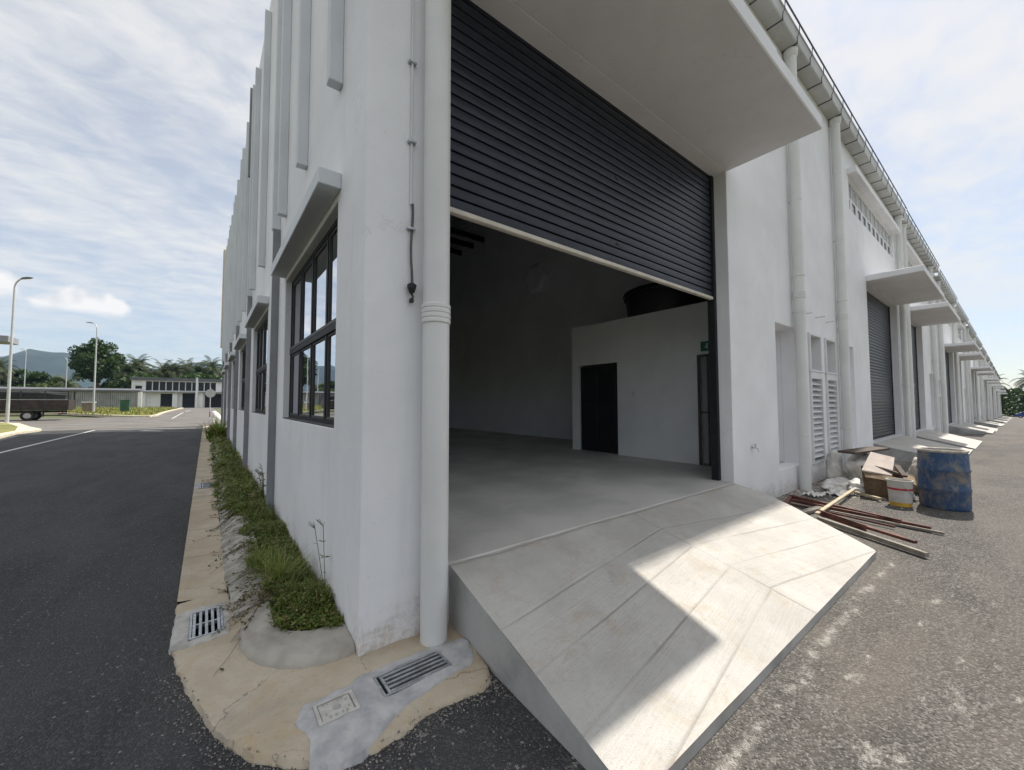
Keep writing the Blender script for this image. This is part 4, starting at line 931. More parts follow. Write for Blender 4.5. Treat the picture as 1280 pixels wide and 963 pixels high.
mb = MB(); mb.lathe([(0.150, 0.285), (0.155, 0.385), (0.163, 0.39), (0.163, 0.405), (0.148, 0.405), (0.135, 0.05), (0.0, 0.05)], (px_, py_, -0.033), 28); mb.build('rim', 'pail_white', t_, smooth=True, flat_angle=40)
mb = MB(); mb.tube([(px_+0.16*math.cos(a), py_+0.16*math.sin(a), 0.34-0.20*math.sin((a-3.4)/2.6*math.pi)) for a in [3.4+2.6*i/12 for i in range(13)]], 0.004, 5); mb.build('handle', 'galvanised', t_)
def lump(name, label, cat, c, r, mat, seed, squash=0.6, rough=0.25):
    bm = bmesh.new(); bmesh.ops.create_icosphere(bm, subdivisions=4, radius=1)
    for v in bm.verts:
        q = v.co.copy(); k = 1+rough*(noise.noise(q*1.6+Vector((seed, 0, 0)))+0.6*abs(noise.noise(q*4+Vector((0, seed, 0))))+0.25*noise.noise(q*10))
        v.co = Vector((q.x*r[0], q.y*r[1], q.z*r[2]))*k
        if v.co.z < -r[2]*squash: v.co.z = -r[2]*squash
    me = bpy.data.meshes.new(name); bm.to_mesh(me); bm.free(); me.materials.append(MATS[mat])
    for p in me.polygons: p.use_smooth = True
    return tag(link(name, me, None, (c[0], c[1], -0.033+r[2]*squash)), label, cat)
lump('sack', 'upright crumpled white sack leaning near the louvred cupboard', 'sack', (9.75, -0.66, 0), (0.32, 0.25, 0.33), 'sack_white', 3, 0.8, 0.40)
lump('sack', 'flat dusty sack lying at the foot of the louvred cupboard', 'sack', (8.85, -0.45, 0), (0.50, 0.20, 0.10), 'sack_white', 7, 0.7, 0.4)
lump('sack', 'dusty grey cement sack slumped against the wall by the second downpipe', 'sack', (9.6, -0.22, 0), (0.16, 0.14, 0.34), 'sack_white', 12, 0.8, 0.3)
lump('sack', 'torn pale bag spilling below the cardboard box', 'sack', (8.75, -0.80, 0), (0.30, 0.18, 0.13), 'sack_white', 15, 0.6, 0.5)
lump('sack', 'small pale bag squeezed between the box and the drum', 'sack', (9.6, -1.55, 0), (0.26, 0.22, 0.34), 'sack_dusty', 18, 0.8, 0.35)
# open cardboard box with a slab of board leaning on it
t_ = thing('cardboard_box', 'crushed brown cardboard box behind the paint pail', 'box', (8.9, -1.2, -0.03))
mb = MB(); p0 = [(8.45, -0.92), (8.68, -1.36), (9.2, -1.20), (9.0, -0.80)]; p1 = [(8.38, -0.90), (8.58, -1.40), (9.27, -1.24), (9.02, -0.76)]
mb.add([(x, y, -0.03) for x, y in p0]+[(x, y, z) for (x, y), z in zip(p1, (0.40, 0.32, 0.36, 0.42))], [(0,1,5,4),(1,2,6,5),(2,3,7,6),(3,0,4,7),(0,1,2,3)]); mb.build('box_sides', 'cardboard', t_)
mb = MB(); mb.add([(8.58, -1.40, 0.32), (9.27, -1.24, 0.36), (9.22, -1.45, 0.29), (8.66, -1.54, 0.22)], [(0,1,2,3)]); mb.add([(8.58, -1.40, 0.32), (8.38, -0.90, 0.40), (8.29, -0.96, 0.32), (8.48, -1.39, 0.26)], [(0,1,2,3)]); mb.build('flap', 'cardboard', t_)
t_ = MB(); t_.add([(8.35, -0.90, 0.43), (8.55, -1.26, 0.36), (9.25, -1.20, 0.60), (9.10, -0.90, 0.69)], [(0,1,2,3)]); t_.add([(8.35, -0.90, 0.405), (8.55, -1.26, 0.335), (9.25, -1.20, 0.575), (9.10, -0.90, 0.665)], [(3,2,1,0)]); t_.f += [(0,1,5,4),(1,2,6,5),(2,3,7,6),(3,0,4,7)]
tag(t_.build('board', 'board_pink'), 'pinkish grey board lying tilted on the cardboard box', 'board')
mb = MB(); mb.bar((9.30, -0.50, 0.62), (10.15, -0.86, 0.68), 0.34, 0.04); tag(mb.build('board', 'dark_timber'), 'dark wooden board resting on the upright white sack', 'board')
for i, (a, b, lab) in enumerate((((8.62, -1.40, 0.375), (8.70, -1.02, 0.47), 'short brown offcut lying across the pinkish board'), ((8.52, -1.42, 0.37), (8.85, -1.28, 0.50), 'splintered brown offcut sticking out over the paint pail'))):
    mb = MB(); mb.bar(a, b, 0.07, 0.035); tag(mb.build('timber_offcut', 'dark_timber'), lab, 'offcut', 'brown timber offcuts on the heap')
def rod(name, label, cat, a, b, wd, ht, mat, group=None):
    mb = MB(); mb.bar(a, b, wd, ht); o = mb.build(name, mat, bevel=0.004); return tag(o, label, cat, group)
g_ = 'steel lengths lying by the ramp'
rod('steel_bar', 'thick dark red steel bar starting at the wall, farthest from the ramp', 'steel bar', (7.05, -0.22, 0.03), (6.55, -1.62, 0.03), 0.05, 0.055, 'red_steel', g_)
rod('steel_bar', 'long red steel bar with grey tip reaching farthest out onto the asphalt', 'steel bar', (6.80, -0.30, 0.02), (6.52, -1.90, 0.015), 0.038, 0.045, 'red_steel', g_)
rod('steel_bar', 'grey bar sticking out from under the long red steel bar', 'steel bar', (6.66, -0.34, -0.005), (6.46, -2.02, -0.008), 0.035, 0.03, 'old_timber', g_)
rod('steel_bar', 'thin red steel bar between the two long groups near the wall', 'steel bar', (6.62, -0.36, 0.0), (6.30, -1.60, 0.0), 0.022, 0.025, 'red_steel', g_)
rod('steel_bar', 'short red crosspiece lying along the wall foot by the ramp', 'steel bar', (7.10, -0.20, 0.02), (6.45, -0.33, 0.02), 0.05, 0.05, 'red_steel', g_)
rod('timber_post', 'grey square timber lying along the ramp edge, nearest the camera', 'timber', (5.93, -0.88, 0.015), (5.25, -1.99, 0.005), 0.05, 0.05, 'old_timber', g_)
rod('steel_bar', 'red steel bar lying on the grey timber beside the ramp corner', 'steel bar', (5.98, -1.06, 0.055), (5.50, -1.88, 0.055), 0.05, 0.035, 'red_steel', g_)
rod('steel_bar', 'dark red plate standing on edge against the ramp side', 'steel bar', (6.12, -0.82, 0.06), (5.72, -1.42, 0.05), 0.02, 0.08, 'red_steel', g_)
rod('plank', 'pale wooden plank lying across the red steel bars', 'plank', (5.95, -0.86, 0.07), (8.40, -0.76, 0.05), 0.05, 0.025, 'pale_timber')
rod('plank', 'short grey wooden piece under the pale plank end', 'plank', (6.15, -0.62, 0.0), (6.75, -0.72, 0.0), 0.10, 0.04, 'old_timber')
rod('plank', 'pale crooked stick in front of the torn bag', 'plank', (8.35, -0.80, 0.02), (8.05, -1.18, 0.02), 0.05, 0.04, 'pale_timber')

rnd = random.Random(55); mb = MB()
for i in range(700):
    x = rnd.gauss(8.6, 0.75); y = min(-0.06, rnd.gauss(-0.75, 0.4))
    if rnd.random() < 0.4: x = rnd.uniform(6.2, 10.5); y = -abs(rnd.gauss(0.05, 0.12))-0.03
    sx = rnd.uniform(0.006, 0.028)*(1.8 if rnd.random() < 0.06 else 1); a = rnd.uniform(0, 6.28); c, d = math.cos(a)*sx, math.sin(a)*sx; hz = sx*rnd.uniform(0.15, 0.8); z = -0.034
    mb.add([(x+c, y+d, z), (x-d*.7, y+c*.7, z), (x-c, y-d, z), (x+d*.7, y-c*.7, z), (x+c*.6, y+d*.6, z+hz), (x-d*.5, y+c*.5, z+hz*.8), (x-c*.7, y-d*.7, z+hz), (x+d*.5, y-c*.5, z+hz*.9)], [(0,1,5,4),(1,2,6,5),(2,3,7,6),(3,0,4,7),(4,5,6,7)])
tag(mb.build('rubble', 'sack_dusty', recalc=False), 'pale cement crumbs and rubble scattered round the junk heap', 'rubble', kind='stuff')
for i, (x, y, w_, lab) in enumerate(((8.25, -0.62, 0.30, 'crumpled pale plastic sheet in front of the torn bag'), (7.75, -0.36, 0.22, 'crumpled plastic scrap at the wall foot near the first downpipe'), (9.3, -0.35, 0.34, 'crumpled plastic sheet beside the slumped cement sack'))):
    mb = MB(); n = 14
    for q in range(n+1):
        for p in range(n+1):
            u, v = (p/n-0.5)*w_*2, (q/n-0.5)*w_*1.3; mb.v.append((x+u*0.9+v*0.2, y+v*0.8-u*0.15, -0.03+0.09*abs(noise.noise(Vector((u*9, v*9, i))))+0.05*abs(noise.noise(Vector((u*24, v*24, i+3))))))
    mb.f = [(q*(n+1)+p, q*(n+1)+p+1, (q+1)*(n+1)+p+1, (q+1)*(n+1)+p) for q in range(n) for p in range(n)]
    tag(mb.build('plastic_sheet', 'sack_white', recalc=False), lab, 'plastic sheet', 'crumpled plastic on the heap')

# ------------------------------------------------------------------ street furniture, left
def lamp(label, x, y, h, az, tilt=0.0):
    z0 = terrain(x, y)-0.05; t = thing('street_lamp', label, 'street lamp', (x, y, z0), 'tall street lamps'); ca, sa = math.cos(az), math.sin(az)
    pts = [(x, y, z0), (x, y, z0+0.02)]; rs = [0.11, 0.11]
    for i in range(1, 9): f = i/8; pts.append((x+tilt*f*h*0.0, y, z0+f*(h-0.8))); rs.append(0.11-0.05*f)
    for i in range(1, 8): a = i/7*RAD(72); pts.append((x+ca*0.8*(1-math.cos(a)), y+sa*0.8*(1-math.cos(a)), z0+h-0.8+0.8*math.sin(a))); rs.append(0.055)
    mb = MB(); mb.tube(pts, rs, 10); mb.build('pole', 'lamp_steel', t, smooth=True)
    e = Vector(pts[-1]); d = Vector((ca, sa, 0.12)).normalized(); s = Vector((-sa, ca, 0))
    mb = MB(); q = []
    for k, (f, wd, ht) in enumerate(((-0.05, 0.06, 0.05), (0.15, 0.13, 0.09), (0.55, 0.17, 0.08), (0.85, 0.10, 0.03))):
        c = e+d*f; q += [(c-s*wd+Vector((0,0,-0.02)))[:], (c+s*wd+Vector((0,0,-0.02)))[:], (c+s*wd*0.7+Vector((0,0,ht)))[:], (c-s*wd*0.7+Vector((0,0,ht)))[:]]
    mb.add(q, [(0,1,2,3), (12,13,14,15)]+[(4*i+a, 4*i+(a+1) % 4, 4*i+4+(a+1) % 4, 4*i+4+a) for i in range(3) for a in range(4)]); mb.build('lamp_head', 'lamp_head', t)
    mb = MB(); mb.box(x-0.2, x+0.2, y-0.2, y+0.2, z0-0.1, z0+0.07); mb.build('base_plate', 'lamp_steel', t)
lamp('tall street lamp on the corner island, nearest to the truck', -13.55, 47.8, 12.0, RAD(-38))
lamp('street lamp on the far verge in front of the big round tree', -12.3, 70.6, 11.8, RAD(142))
lamp('distant street lamp standing before the blue hill', -32.2, 130, 13.2, RAD(142))
lamp('distant street lamp beside the left edge of the big round tree', -26.1, 130, 11.8, RAD(142))
# corner island and far kerb
mb = MB(); isl = [(-8.6, 33.0), (-8.9, 31.0), (-8.4, 26.0), (-20, 26.0), (-30, 47), (-14.2, 49.3), (-12.6, 46.5), (-10.2, 38.5), (-8.75, 34.2)]
mb.prism([(a, b) for a, b in isl], 'z', -0.2, 0.085); tag(mb.build('island_pavement', 'kerb_paint'), kind='structure')
mb = MB(); mb.prism([(-9.4, 32.6), (-9.2, 26.4), (-19.6, 26.4), (-29, 46.4), (-14.4, 48.6), (-13.1, 46.3), (-10.8, 38.8)], 'z', 0.05, 0.098); tag(mb.build('island_grass', 'verge'), kind='structure')
kpts = [(-60, 74.5), (-30, 74.0), (-20, 73.4), (-15.6, 72.4), (-12.2, 66.5), (-9.0, 60.2), (-7.0, 57.6), (-5.8, 57.4), (-5.3, 59.5), (-5.25, 70), (-5.5, 93), (-5.8, 140)]
mb = MB()
for i, (x, y) in enumerate(kpts):
    a = Vector((*kpts[max(0, i-1)], 0)); b = Vector((*kpts[min(len(kpts)-1, i+1)], 0)); d = (b-a).normalized(); nrm = Vector((-d.y, d.x, 0)); z = terrain(x, y)
    for off, zz in ((0, -0.2), (0, 0.10), (0.25, 0.12), (0.25, -0.2)): p = Vector((x, y, 0))+nrm*off; mb.v.append((p.x, p.y, z+zz))
for i in range(len(kpts)-1):
    for q in range(3): mb.f.append((4*i+q, 4*i+q+1, 4*i+5+q, 4*i+4+q))
tag(mb.build('far_kerb', 'kerb_paint'), kind='structure')
mb = MB(); vp = [(x+(-0.3 if i > 6 else 0), y+(0.3 if i < 7 else 0)) for i, (x, y) in enumerate(kpts)]
for x, y in vp: mb.v.append((x, y, terrain(x, y)+0.09))
for x, y in vp: mb.v.append((min(x, -6.2) if y > 59 else x, max(y+1, 111.8) if y < 111 else y+1, 0.52))
n = len(vp); mb.f = [(i, i+1, n+i+1, n+i) for i in range(n-1)]
tag(mb.build('verge', 'verge'), kind='structure')
rnd = random.Random(77); mb = MB()
for i in range(7000):
    x = rnd.uniform(-24, -5.7); y = rnd.uniform(60, 111)
    ky = 73 if x < -15.6 else 72.4-(x+15.6)*2.2
    if y < max(58.2, ky)+0.5: continue
    hh = rnd.uniform(0.15, 0.5)*(1+0.9*max(0, fbm(x, y, 0.12)))*(1.3 if y > 85 else 0.8); blade(mb, (x, y, terrain(x, y)+0.08), hh, 0.09, rnd.uniform(0, 6.28), rnd.uniform(0, 0.4), rnd.uniform(0, 0.5))
tag(mb.build('verge_grass', 'verge_grass', recalc=False), 'long yellowish green grass on the far verge', 'grass', kind='stuff')
# roadside boxes, signs
t_ = thing('meter_pillar', 'small brick pillar with pale cap at the foot of the far street lamp', 'pillar', (-13.3, 74.6, 0.4))
mb = MB(); mb.box(-13.9, -12.8, 74.2, 75.0, 0.3, 1.75); mb.build('shaft', 'brick_pillar', t_)
mb = MB(); mb.bbox(-13.98, -12.72, 74.1, 75.1, 1.752, 1.87, 0.02); mb.build('cap', 'frame_white', t_)
t_ = thing('utility_cabinet', 'dark green utility cabinet standing in the verge grass', 'cabinet', (-9.2, 69.4, 0.4))
mb = MB(); mb.bbox(-9.7, -8.8, 69.2, 69.7, 0.42, 2.05, 0.03); cb_ = mb.build('body', 'box_green', t_)
mb = MB(); mb.bbox(-9.66, -9.26, 69.185, 69.199, 0.6, 1.95, 0.004); mb.bbox(-9.24, -8.84, 69.185, 69.199, 0.6, 1.95, 0.004); mb.build('door', 'box_green', t_)
mb = MB(); mb.bbox(-9.78, -8.72, 69.12, 69.78, 2.052, 2.12, 0.02); mb.build('roof', 'box_green', t_)
t_ = thing('round_sign', 'round road sign seen from behind on a pole past the building end', 'sign', (-0.55, 40.2, 0))
mb = MB(); mb.tube([(-0.55, 40.2, -0.05), (-0.55, 40.2, 3.0)], 0.035, 8); mb.build('pole', 'sign_back', t_)
mb = MB(); mb.tube([(-0.55, 40.2, -0.045), (-0.55, 40.2, 0.9)], 0.038, 8); mb.build('red_band', 'sign_red', t_)
mb = MB(); mb.tube([(-0.55, 40.13, 2.5), (-0.55, 40.155, 2.5)], [0.36, 0.36], 28); mb.build('disc', 'sign_back', t_)
lump('rubble_bag', 'white rubble bag on the kerb past the building end', 'bag', (-0.30, 34.3, 0), (0.35, 0.5, 0.55), 'sack_white', 23, 0.8, 0.3)

# ------------------------------------------------------------------ truck
def truck():
    y0, y1 = 53.3, 55.5; zg = 0.09; t = thing('truck', 'dark red lorry with slatted sides and dark tarpaulin on the crossroad', 'truck', (-15, 54.4, zg-0.03))
    z = lambda q: zg+q-0.03
    mb = MB(); mb.box(-18.0, -11.6, y0+0.65, y0+0.80, z(0.72), z(0.92)); mb.box(-18.0, -11.6, y1-0.80, y1-0.65, z(0.72), z(0.92)); mb.box(-11.9, -11.7, y0+0.2, y1-0.2, z(0.55), z(0.68)); mb.build('chassis', 'truck_dark', t)
    mb = MB(); mb.box(-17.2, -11.3, y0, y1, z(0.95), z(1.10)); bed = mb.build('cargo_bed', 'truck_dark', t)
    for yy in (y0-0.03, y1):
        for i in range(4):
            mb = MB(); mb.bbox(-17.2+i*1.48, -17.2+(i+1)*1.48-0.03, yy, yy+0.03, z(1.12), z(1.92), 0.005); mb.build('side_board', 'truck_red', bed)
        for i in range(5):
            mb = MB(); mb.box(-17.22+i*1.475, -17.14+i*1.475, yy-0.02, yy+0.05, z(1.0), z(2.75)); mb.build('stake', 'truck_dark', bed)
        mb = MB(); mb.box(-17.2, -11.3, yy-0.031, yy-0.0305+0.09, z(1.925), z(1.985)); mb.build('top_rail', 'rim', bed)
        for q in (2.25, 2.5, 2.72):
            mb = MB(); mb.box(-17.2, -11.3, yy, yy+0.03, z(q), z(q+0.045)); mb.build('cage_rail', 'truck_dark', bed)
    mb = MB(); mb.box(-11.29, -11.25, y0, y1, z(1.0), z(1.95)); mb.build('tailgate', 'truck_red', bed)
    mb = MB(); n = 10; vs = []
    for i in range(n+1):
        x = -17.1+5.6*i/n
        for q, (yy, zz) in enumerate(((y0+0.05, 1.95), (y0+0.15, 2.62), ((y0+y1)/2, 2.9), (y1-0.15, 2.62), (y1-0.05, 1.95))): vs.append((x, yy, z(zz+0.10*noise.noise(Vector((x*1.3, q*2.0, 0)))-0.22*sstep(-13.2, -11.8, x)*(zz > 2))))
    mb.add(vs, [(i*5+q, i*5+q+1, i*5+6+q, i*5+5+q) for i in range(n) for q in range(4)]+[tuple(range(5)), tuple(n*5+q for q in range(5))]); mb.build('tarpaulin', 'truck_canvas', bed)
    mb = MB(); mb.prism([(-19.6, z(0.55)), (-17.4, z(0.55)), (-17.4, z(2.45)), (-18.9, z(2.45)), (-19.5, z(1.6))], 'y', y0+0.05, y1-0.05); cab = mb.build('cab', 'truck_red', t, bevel=0.05)
    mb = MB(); mb.prism([(-19.25, z(1.6)), (-18.1, z(1.6)), (-18.1, z(2.25)), (-18.8, z(2.25))], 'y', y0+0.03, y0+0.049); mb.build('side_window', 'dark_glass', cab)
    for x in (-13.8, -18.5):
        for yy in (y0+0.02, y1-0.27):
            mb = MB(); mb.tube([(x, yy, z(0.45)), (x, yy+0.02, z(0.45)), (x, yy+0.23, z(0.45)), (x, yy+0.25, z(0.45))], [0.40, 0.45, 0.45, 0.40], 26); wh = mb.build('wheel', 'tyre', t)
            mb = MB(); mb.tube([(x, yy-0.012, z(0.45)), (x, yy-0.001, z(0.45))], [0.20, 0.25], 20); mb.build('rim', 'rim', wh)
    mb = MB(); mb.box(-12.9, -12.86, y0+0.05, y0+0.5, z(0.35), z(0.95)); mb.build('mud_flap', 'truck_dark', t)
    mb = MB(); mb.box(-11.72, -11.68, y0+0.3, y0+0.6, z(0.60), z(0.72)); mb.build('tail_light', 'sign_red', t)
truck()

# ------------------------------------------------------------------ buildings behind the junction
def far_block():
    Y = 145.0; t = thing('factory_block', 'two-storey grey factory with long white-framed window band behind the junction', 'building', (-4, Y, 0.4))
    x0, x1 = -17.0, 16.0
    doors = [(-11.0, -8.4, 0.4, 4.4), (-6.3, -3.5, 0.4, 4.6), (-1.2, 3.6, 0.4, 4.5), (6, 11, 0.4, 4.5)]; band = (-14.2, 1.4, 5.2, 7.9); band2 = (-16.3, -14.8, 5.2, 6.6); band3 = (3.2, 15, 5.2, 6.9)
    mb = MB(); wallgrid(mb, 'y', x0, x1, 0.0, 8.1, Y, Y+0.3, doors+[band, band2, band3]); mb.build('wall', 'inner_paint', t)
    mb = MB(); mb.box(x0-0.3, x1, Y-0.7, Y+12, 8.1, 8.85); mb.build('roof', 'fence_dark', t)
    mb = MB(); mb.box(x0+2.2, x1, Y-1.8, Y-0.01, 4.75, 5.02); mb.build('canopy', 'fence_grey', t)
    mb = MB(); mb.box(x0, x0+0.3, Y+0.31, Y+12, 0, 8.09); mb.build('end_wall', 'inner_paint', t)
    for d in doors:
        mb = MB(); n = 16; h = (d[3]-d[2])/n
        for i in range(n): mb.prism([(Y+0.15, d[2]+i*h), (Y+0.10, d[2]+(i+0.5)*h), (Y+0.15, d[2]+(i+1)*h-0.01), (Y+0.17, d[2]+(i+1)*h-0.01), (Y+0.17, d[2]+i*h)], 'x', d[0]+0.002, d[1]-0.002)
        mb.build('roller_door', 'shutter_paint', t)
    for a, b, c, d in (band, band2, band3):
        n = max(1, round((b-a)/1.42)); wd = (b-a)/n
        fr = MB(); fr.box(a-0.15, b+0.15, Y-0.12, Y-0.005, d, d+0.22); fr.box(a-0.15, b+0.15, Y-0.12, Y-0.005, c-0.22, c); fr.build('window_surround', 'frame_white', t)
        for i in range(n):
            mb = MB(); u0 = a+i*wd; u1 = u0+wd; mb.box(u0+.002, u0+0.1, Y-0.05, Y+0.1, c+.002, d-.002); mb.box(u1-0.1, u1-.002, Y-0.05, Y+0.1, c+.002, d-.002); mb.box(u0+0.1, u1-0.1, Y-0.05, Y+0.1, c+.002, c+0.1); mb.box(u0+0.1, u1-0.1, Y-0.05, Y+0.1, d-0.1, d-.002)
            wn = mb.build('window', 'frame_white', t); mb = MB(); mb.box(u0+0.1, u1-0.1, Y+0.02, Y+0.04, c+0.1, d-0.1); mb.build('pane', 'dark_glass', wn)
    for x in (-14.6, -7.9, -2.2, 4.6):
        mb = MB(); mb.box(x-0.55, x+0.55, Y-1.0, Y-0.4, 0.3, 4.745); mb.build('pier', 'wall_paint', t)
    mb = MB(); mb.box(-3.35, -2.85, Y-2.1, Y-1.81, 0.3, 9.1); mb.build('downpipe', 'wall_paint', t)
far_block()
t_ = thing('boundary_shed', 'long low shed with pale ribbed metal wall and dark roof edge behind the verge', 'shed', (-22, 112, 0.4))
x = -60.0
while x < -12.5:
    mb = MB(); n = 8
    for i in range(n): a = x+i*0.3; mb.prism([(a, 112.1), (a+0.06, 112.02), (a+0.22, 112.02), (a+0.28, 112.1), (a+0.28, 112.14), (a, 112.14)], 'z', 0.9, 4.1)
    mb.build('wall_panel', 'fence_grey', t_); x += 2.42
mb = MB(); mb.box(-60.2, -12.2, 112.0, 112.2, 0.2, 0.899); mb.build('plinth', 'edge_concrete', t_)
mb = MB(); mb.prism([(111.5, 4.105), (116, 4.7), (116, 4.9), (111.5, 4.45)], 'x', -60.3, -11.9); mb.build('roof', 'fence_dark', t_)
mb = MB(); mb.box(-24.6, -22.8, 111.7, 112.0, 0.45, 3.6); mb.build('gate', 'fence_dark', t_)
mb = MB(); mb.box(-12.3, -11.7, 111.6, 112.4, 0.3, 4.1); mb.build('end_pier', 'wall_paint', t_)
t_ = thing('corner_factory', 'dark-fronted factory with grey roof slab at the left picture edge', 'building', (-24, 66, 0.2))
mb = MB(); mb.box(-40, -20.5, 62.6, 65.5, 0.0, 8.05); mb.build('wall', 'fence_dark', t_)
mb = MB(); mb.bbox(-41, -17.25, 61.6, 64.5, 8.052, 8.72, 0.03); mb.build('roof', 'fence_grey', t_)
for i in range(6):
    mb = MB(); mb.box(-40+3.2*i, -37.6+3.2*i, 62.5, 62.599, 1.0, 6.5); mb.build('window', 'dark_glass', t_)

# ------------------------------------------------------------------ trees
def leafcard(mb, p, s, rnd):
    a = Vector((rnd.gauss(0, 1), rnd.gauss(0, 1), rnd.gauss(0, 1))).normalized(); b = a.cross(Vector((rnd.gauss(0, 1), rnd.gauss(0, 1), rnd.gauss(0, 1)))).normalized(); p = Vector(p)
    mb.add([(p-a*s)[:], (p+b*s*0.55)[:], (p+a*s)[:], (p-b*s*0.55)[:]], [(0,1,2,3)])
def broad_tree(name, label, x, y, h, wx, wz, seed, ncl=46, per=190, ls=0.42, mat='tree_leaf', zc=None, group=None):
    rnd = random.Random(seed); z0 = terrain(x, y)-0.3; t = thing(name, label, 'tree', (x, y, z0), group); tr = MB(); cr = MB(); zc = zc or h-wz
    top = zc
    tr.tube([(x, y, z0), (x+0.1, y, z0+top*0.4), (x-0.1, y+0.1, z0+top*0.8), (x, y, z0+top)], [h*0.028, h*0.022, h*0.018, h*0.012], 9)
    for i in range(ncl):
        while True:
            q = Vector((rnd.uniform(-1, 1), rnd.uniform(-1, 1), rnd.uniform(-0.9, 1)))
            if 0.25 < q.length < 1: break
        k = 0.82+0.3*noise.noise(q*1.7+Vector((seed, 0, 0))); c = Vector((x+q.x*wx*k, y+q.y*wx*k, z0+zc+q.z*wz*k)); r = rnd.uniform(0.16, 0.30)*wx
        if i % 2 == 0:
            s = Vector((x, y, z0+top*rnd.uniform(0.55, 1.0))); mid = s.lerp(c, 0.5)+Vector((0, 0, -0.05*h)); tr.tube([s[:], mid[:], c[:]], [h*0.011, h*0.007, h*0.003], 5)
        for j in range(per):
            d = Vector((rnd.gauss(0, 1), rnd.gauss(0, 1), rnd.gauss(0, 0.75))).normalized()*r*rnd.random()**0.45; leafcard(cr, c+d, ls*rnd.uniform(0.6, 1.3), rnd)
    tr.build('trunk', 'bark', t, smooth=True); cr.build('crown', mat, t, recalc=False)
    return t
broad_tree('rain_tree', 'tallest tree, broad and rounded, behind the verge lamp', -24.3, 150, 20.5, 6.6, 6.4, 3, 70, 200, 0.36, zc=12.8)
tg = 'broad-leaved trees beyond the shed'
broad_tree('shade_tree', 'dark rounded tree left of the tallest one, below the blue hill', -36.5, 160, 11.0, 5.0, 4.6, 5, 36, 150, 0.38, group=tg, zc=6.0)
broad_tree('shade_tree', 'mid green tree at the far left beneath the hill ridge', -41.5, 163, 12.5, 4.2, 4.8, 8, 34, 150, 0.38, group=tg, zc=6.8)
broad_tree('shade_tree', 'pale green bushy tree just above the shed roof near the tallest tree', -30.5, 140, 7.6, 2.8, 2.8, 12, 22, 130, 0.30, 'bush_leaf', group=tg, zc=4.6)
broad_tree('shade_tree', 'low bushy tree right of the tallest tree, above the shed end', -16.0, 152, 8.8, 3.2, 3.0, 14, 22, 130, 0.34, group=tg, zc=5.2)
# trees over on the left that the side windows mirror
for i, (x, y, h) in enumerate(((-34, 14, 11), (-37, 22, 13), (-36, 31, 10), (-39, 40, 13), (-36, 50, 11))):
    broad_tree('roadside_tree', 'roadside tree %s in the row on the far left, mirrored in the side windows' % ('first', 'second', 'third', 'fourth', 'fifth')[i], x, y, h, 4.4, 3.8, 30+i, 26, 90, 0.45, group='roadside trees mirrored in the windows', zc=h*0.55)
def palm_meshes(seed, h):
    rnd = random.Random(seed); cr = MB(); tr = MB()
    tr.tube([(0, 0, -0.4), (0.05, 0, h*0.5), (0, 0.05, h)], [0.42, 0.36, 0.40], 9)
    for i in range(36):
        az = i*2.399+rnd.uniform(-0.2, 0.2); el = RAD(rnd.uniform(-18, 82)); L = rnd.uniform(3.6, 5.0); n = 9; pos = Vector((0, 0, h)); d = Vector((math.cos(az)*math.cos(el), math.sin(az)*math.cos(el), math.sin(el))); pts = [pos.copy()]
        for q in range(n): d = (d+Vector((0, 0, -0.16-0.02*q))).normalized(); pos = pos+d*L/n; pts.append(pos.copy())
        cr.tube([p[:] for p in pts], [0.06-0.05*q/n for q in range(n+1)], 3, cap=False)
        for q in range(1, n+1):
            dd = (pts[q]-pts[q-1]).normalized(); s = dd.cross(Vector((0, 0, 1))); s = s.normalized() if s.length > 0.05 else Vector((1, 0, 0))
            for sg in (-1, 1):
                for u in (0.0, 0.5):
                    b = pts[q].lerp(pts[q-1], u); ll = (0.95*math.sin(math.pi*min(0.95, (q+0.4)/(n+1)))+0.25)*rnd.uniform(0.8, 1.15); tip = b+s*sg*ll*0.8+dd*ll*0.45+Vector((0, 0, -0.38*ll)); m_ = dd*0.09
                    cr.add([(b-m_)[:], (b+m_)[:], (tip+m_*0.25)[:], (tip-m_*0.25)[:]], [(0,1,2,3)])
    return tr.mesh('trunk', 'bark', True), cr.mesh('crown', 'palm_leaf', False, False)
PALM = [palm_meshes(s, h) for s, h in ((1, 9.5), (2, 11.0), (3, 8.0))]
def palm(label, x, y, v, sc_=1.0, rz=0.0, group='oil palms beyond the buildings'):
    t = thing('oil_palm', label, 'palm tree', (x, y, terrain(x, y)-0.3), group); t.scale = (sc_, sc_, sc_); t.rotation_euler.z = rz
    link('trunk', PALM[v][0], t); link('crown', PALM[v][1], t)
rnd = random.Random(5)
palm('oil palm with spreading fronds in front of the tallest tree', -27.2, 136, 2, 0.78, 0.4)
xs = [-21, -18.6, -15.6, -12.2, -9.2, -6.0, -3.2, 0.2, 3.0, 5.8, 9.0]
for i, x in enumerate(xs): palm('%s oil palm right of the tallest tree, front row above the factory roof' % ['first', 'second', 'third', 'fourth', 'fifth', 'sixth', 'seventh', 'eighth', 'ninth', 'tenth', 'eleventh'][i], x, 168+rnd.uniform(-3, 3), i % 3, 1.0+rnd.uniform(0.05, 0.25), rnd.uniform(0, 6))
for i, x in enumerate([-20, -16, -11, -7, -2, 2.5, 7]): palm('oil palm in the back row behind the grey factory', x, 182+rnd.uniform(-3, 3), (i+1) % 3, 1.25, rnd.uniform(0, 6), 'oil palms in the back row')
for i, (x, y) in enumerate(((-46, 166), (-43.2, 158), (-39.5, 170))): palm('oil palm among the trees under the blue hill, %s from the left edge' % ('first', 'second', 'third')[i], x, y, i, 0.95, i*1.3)
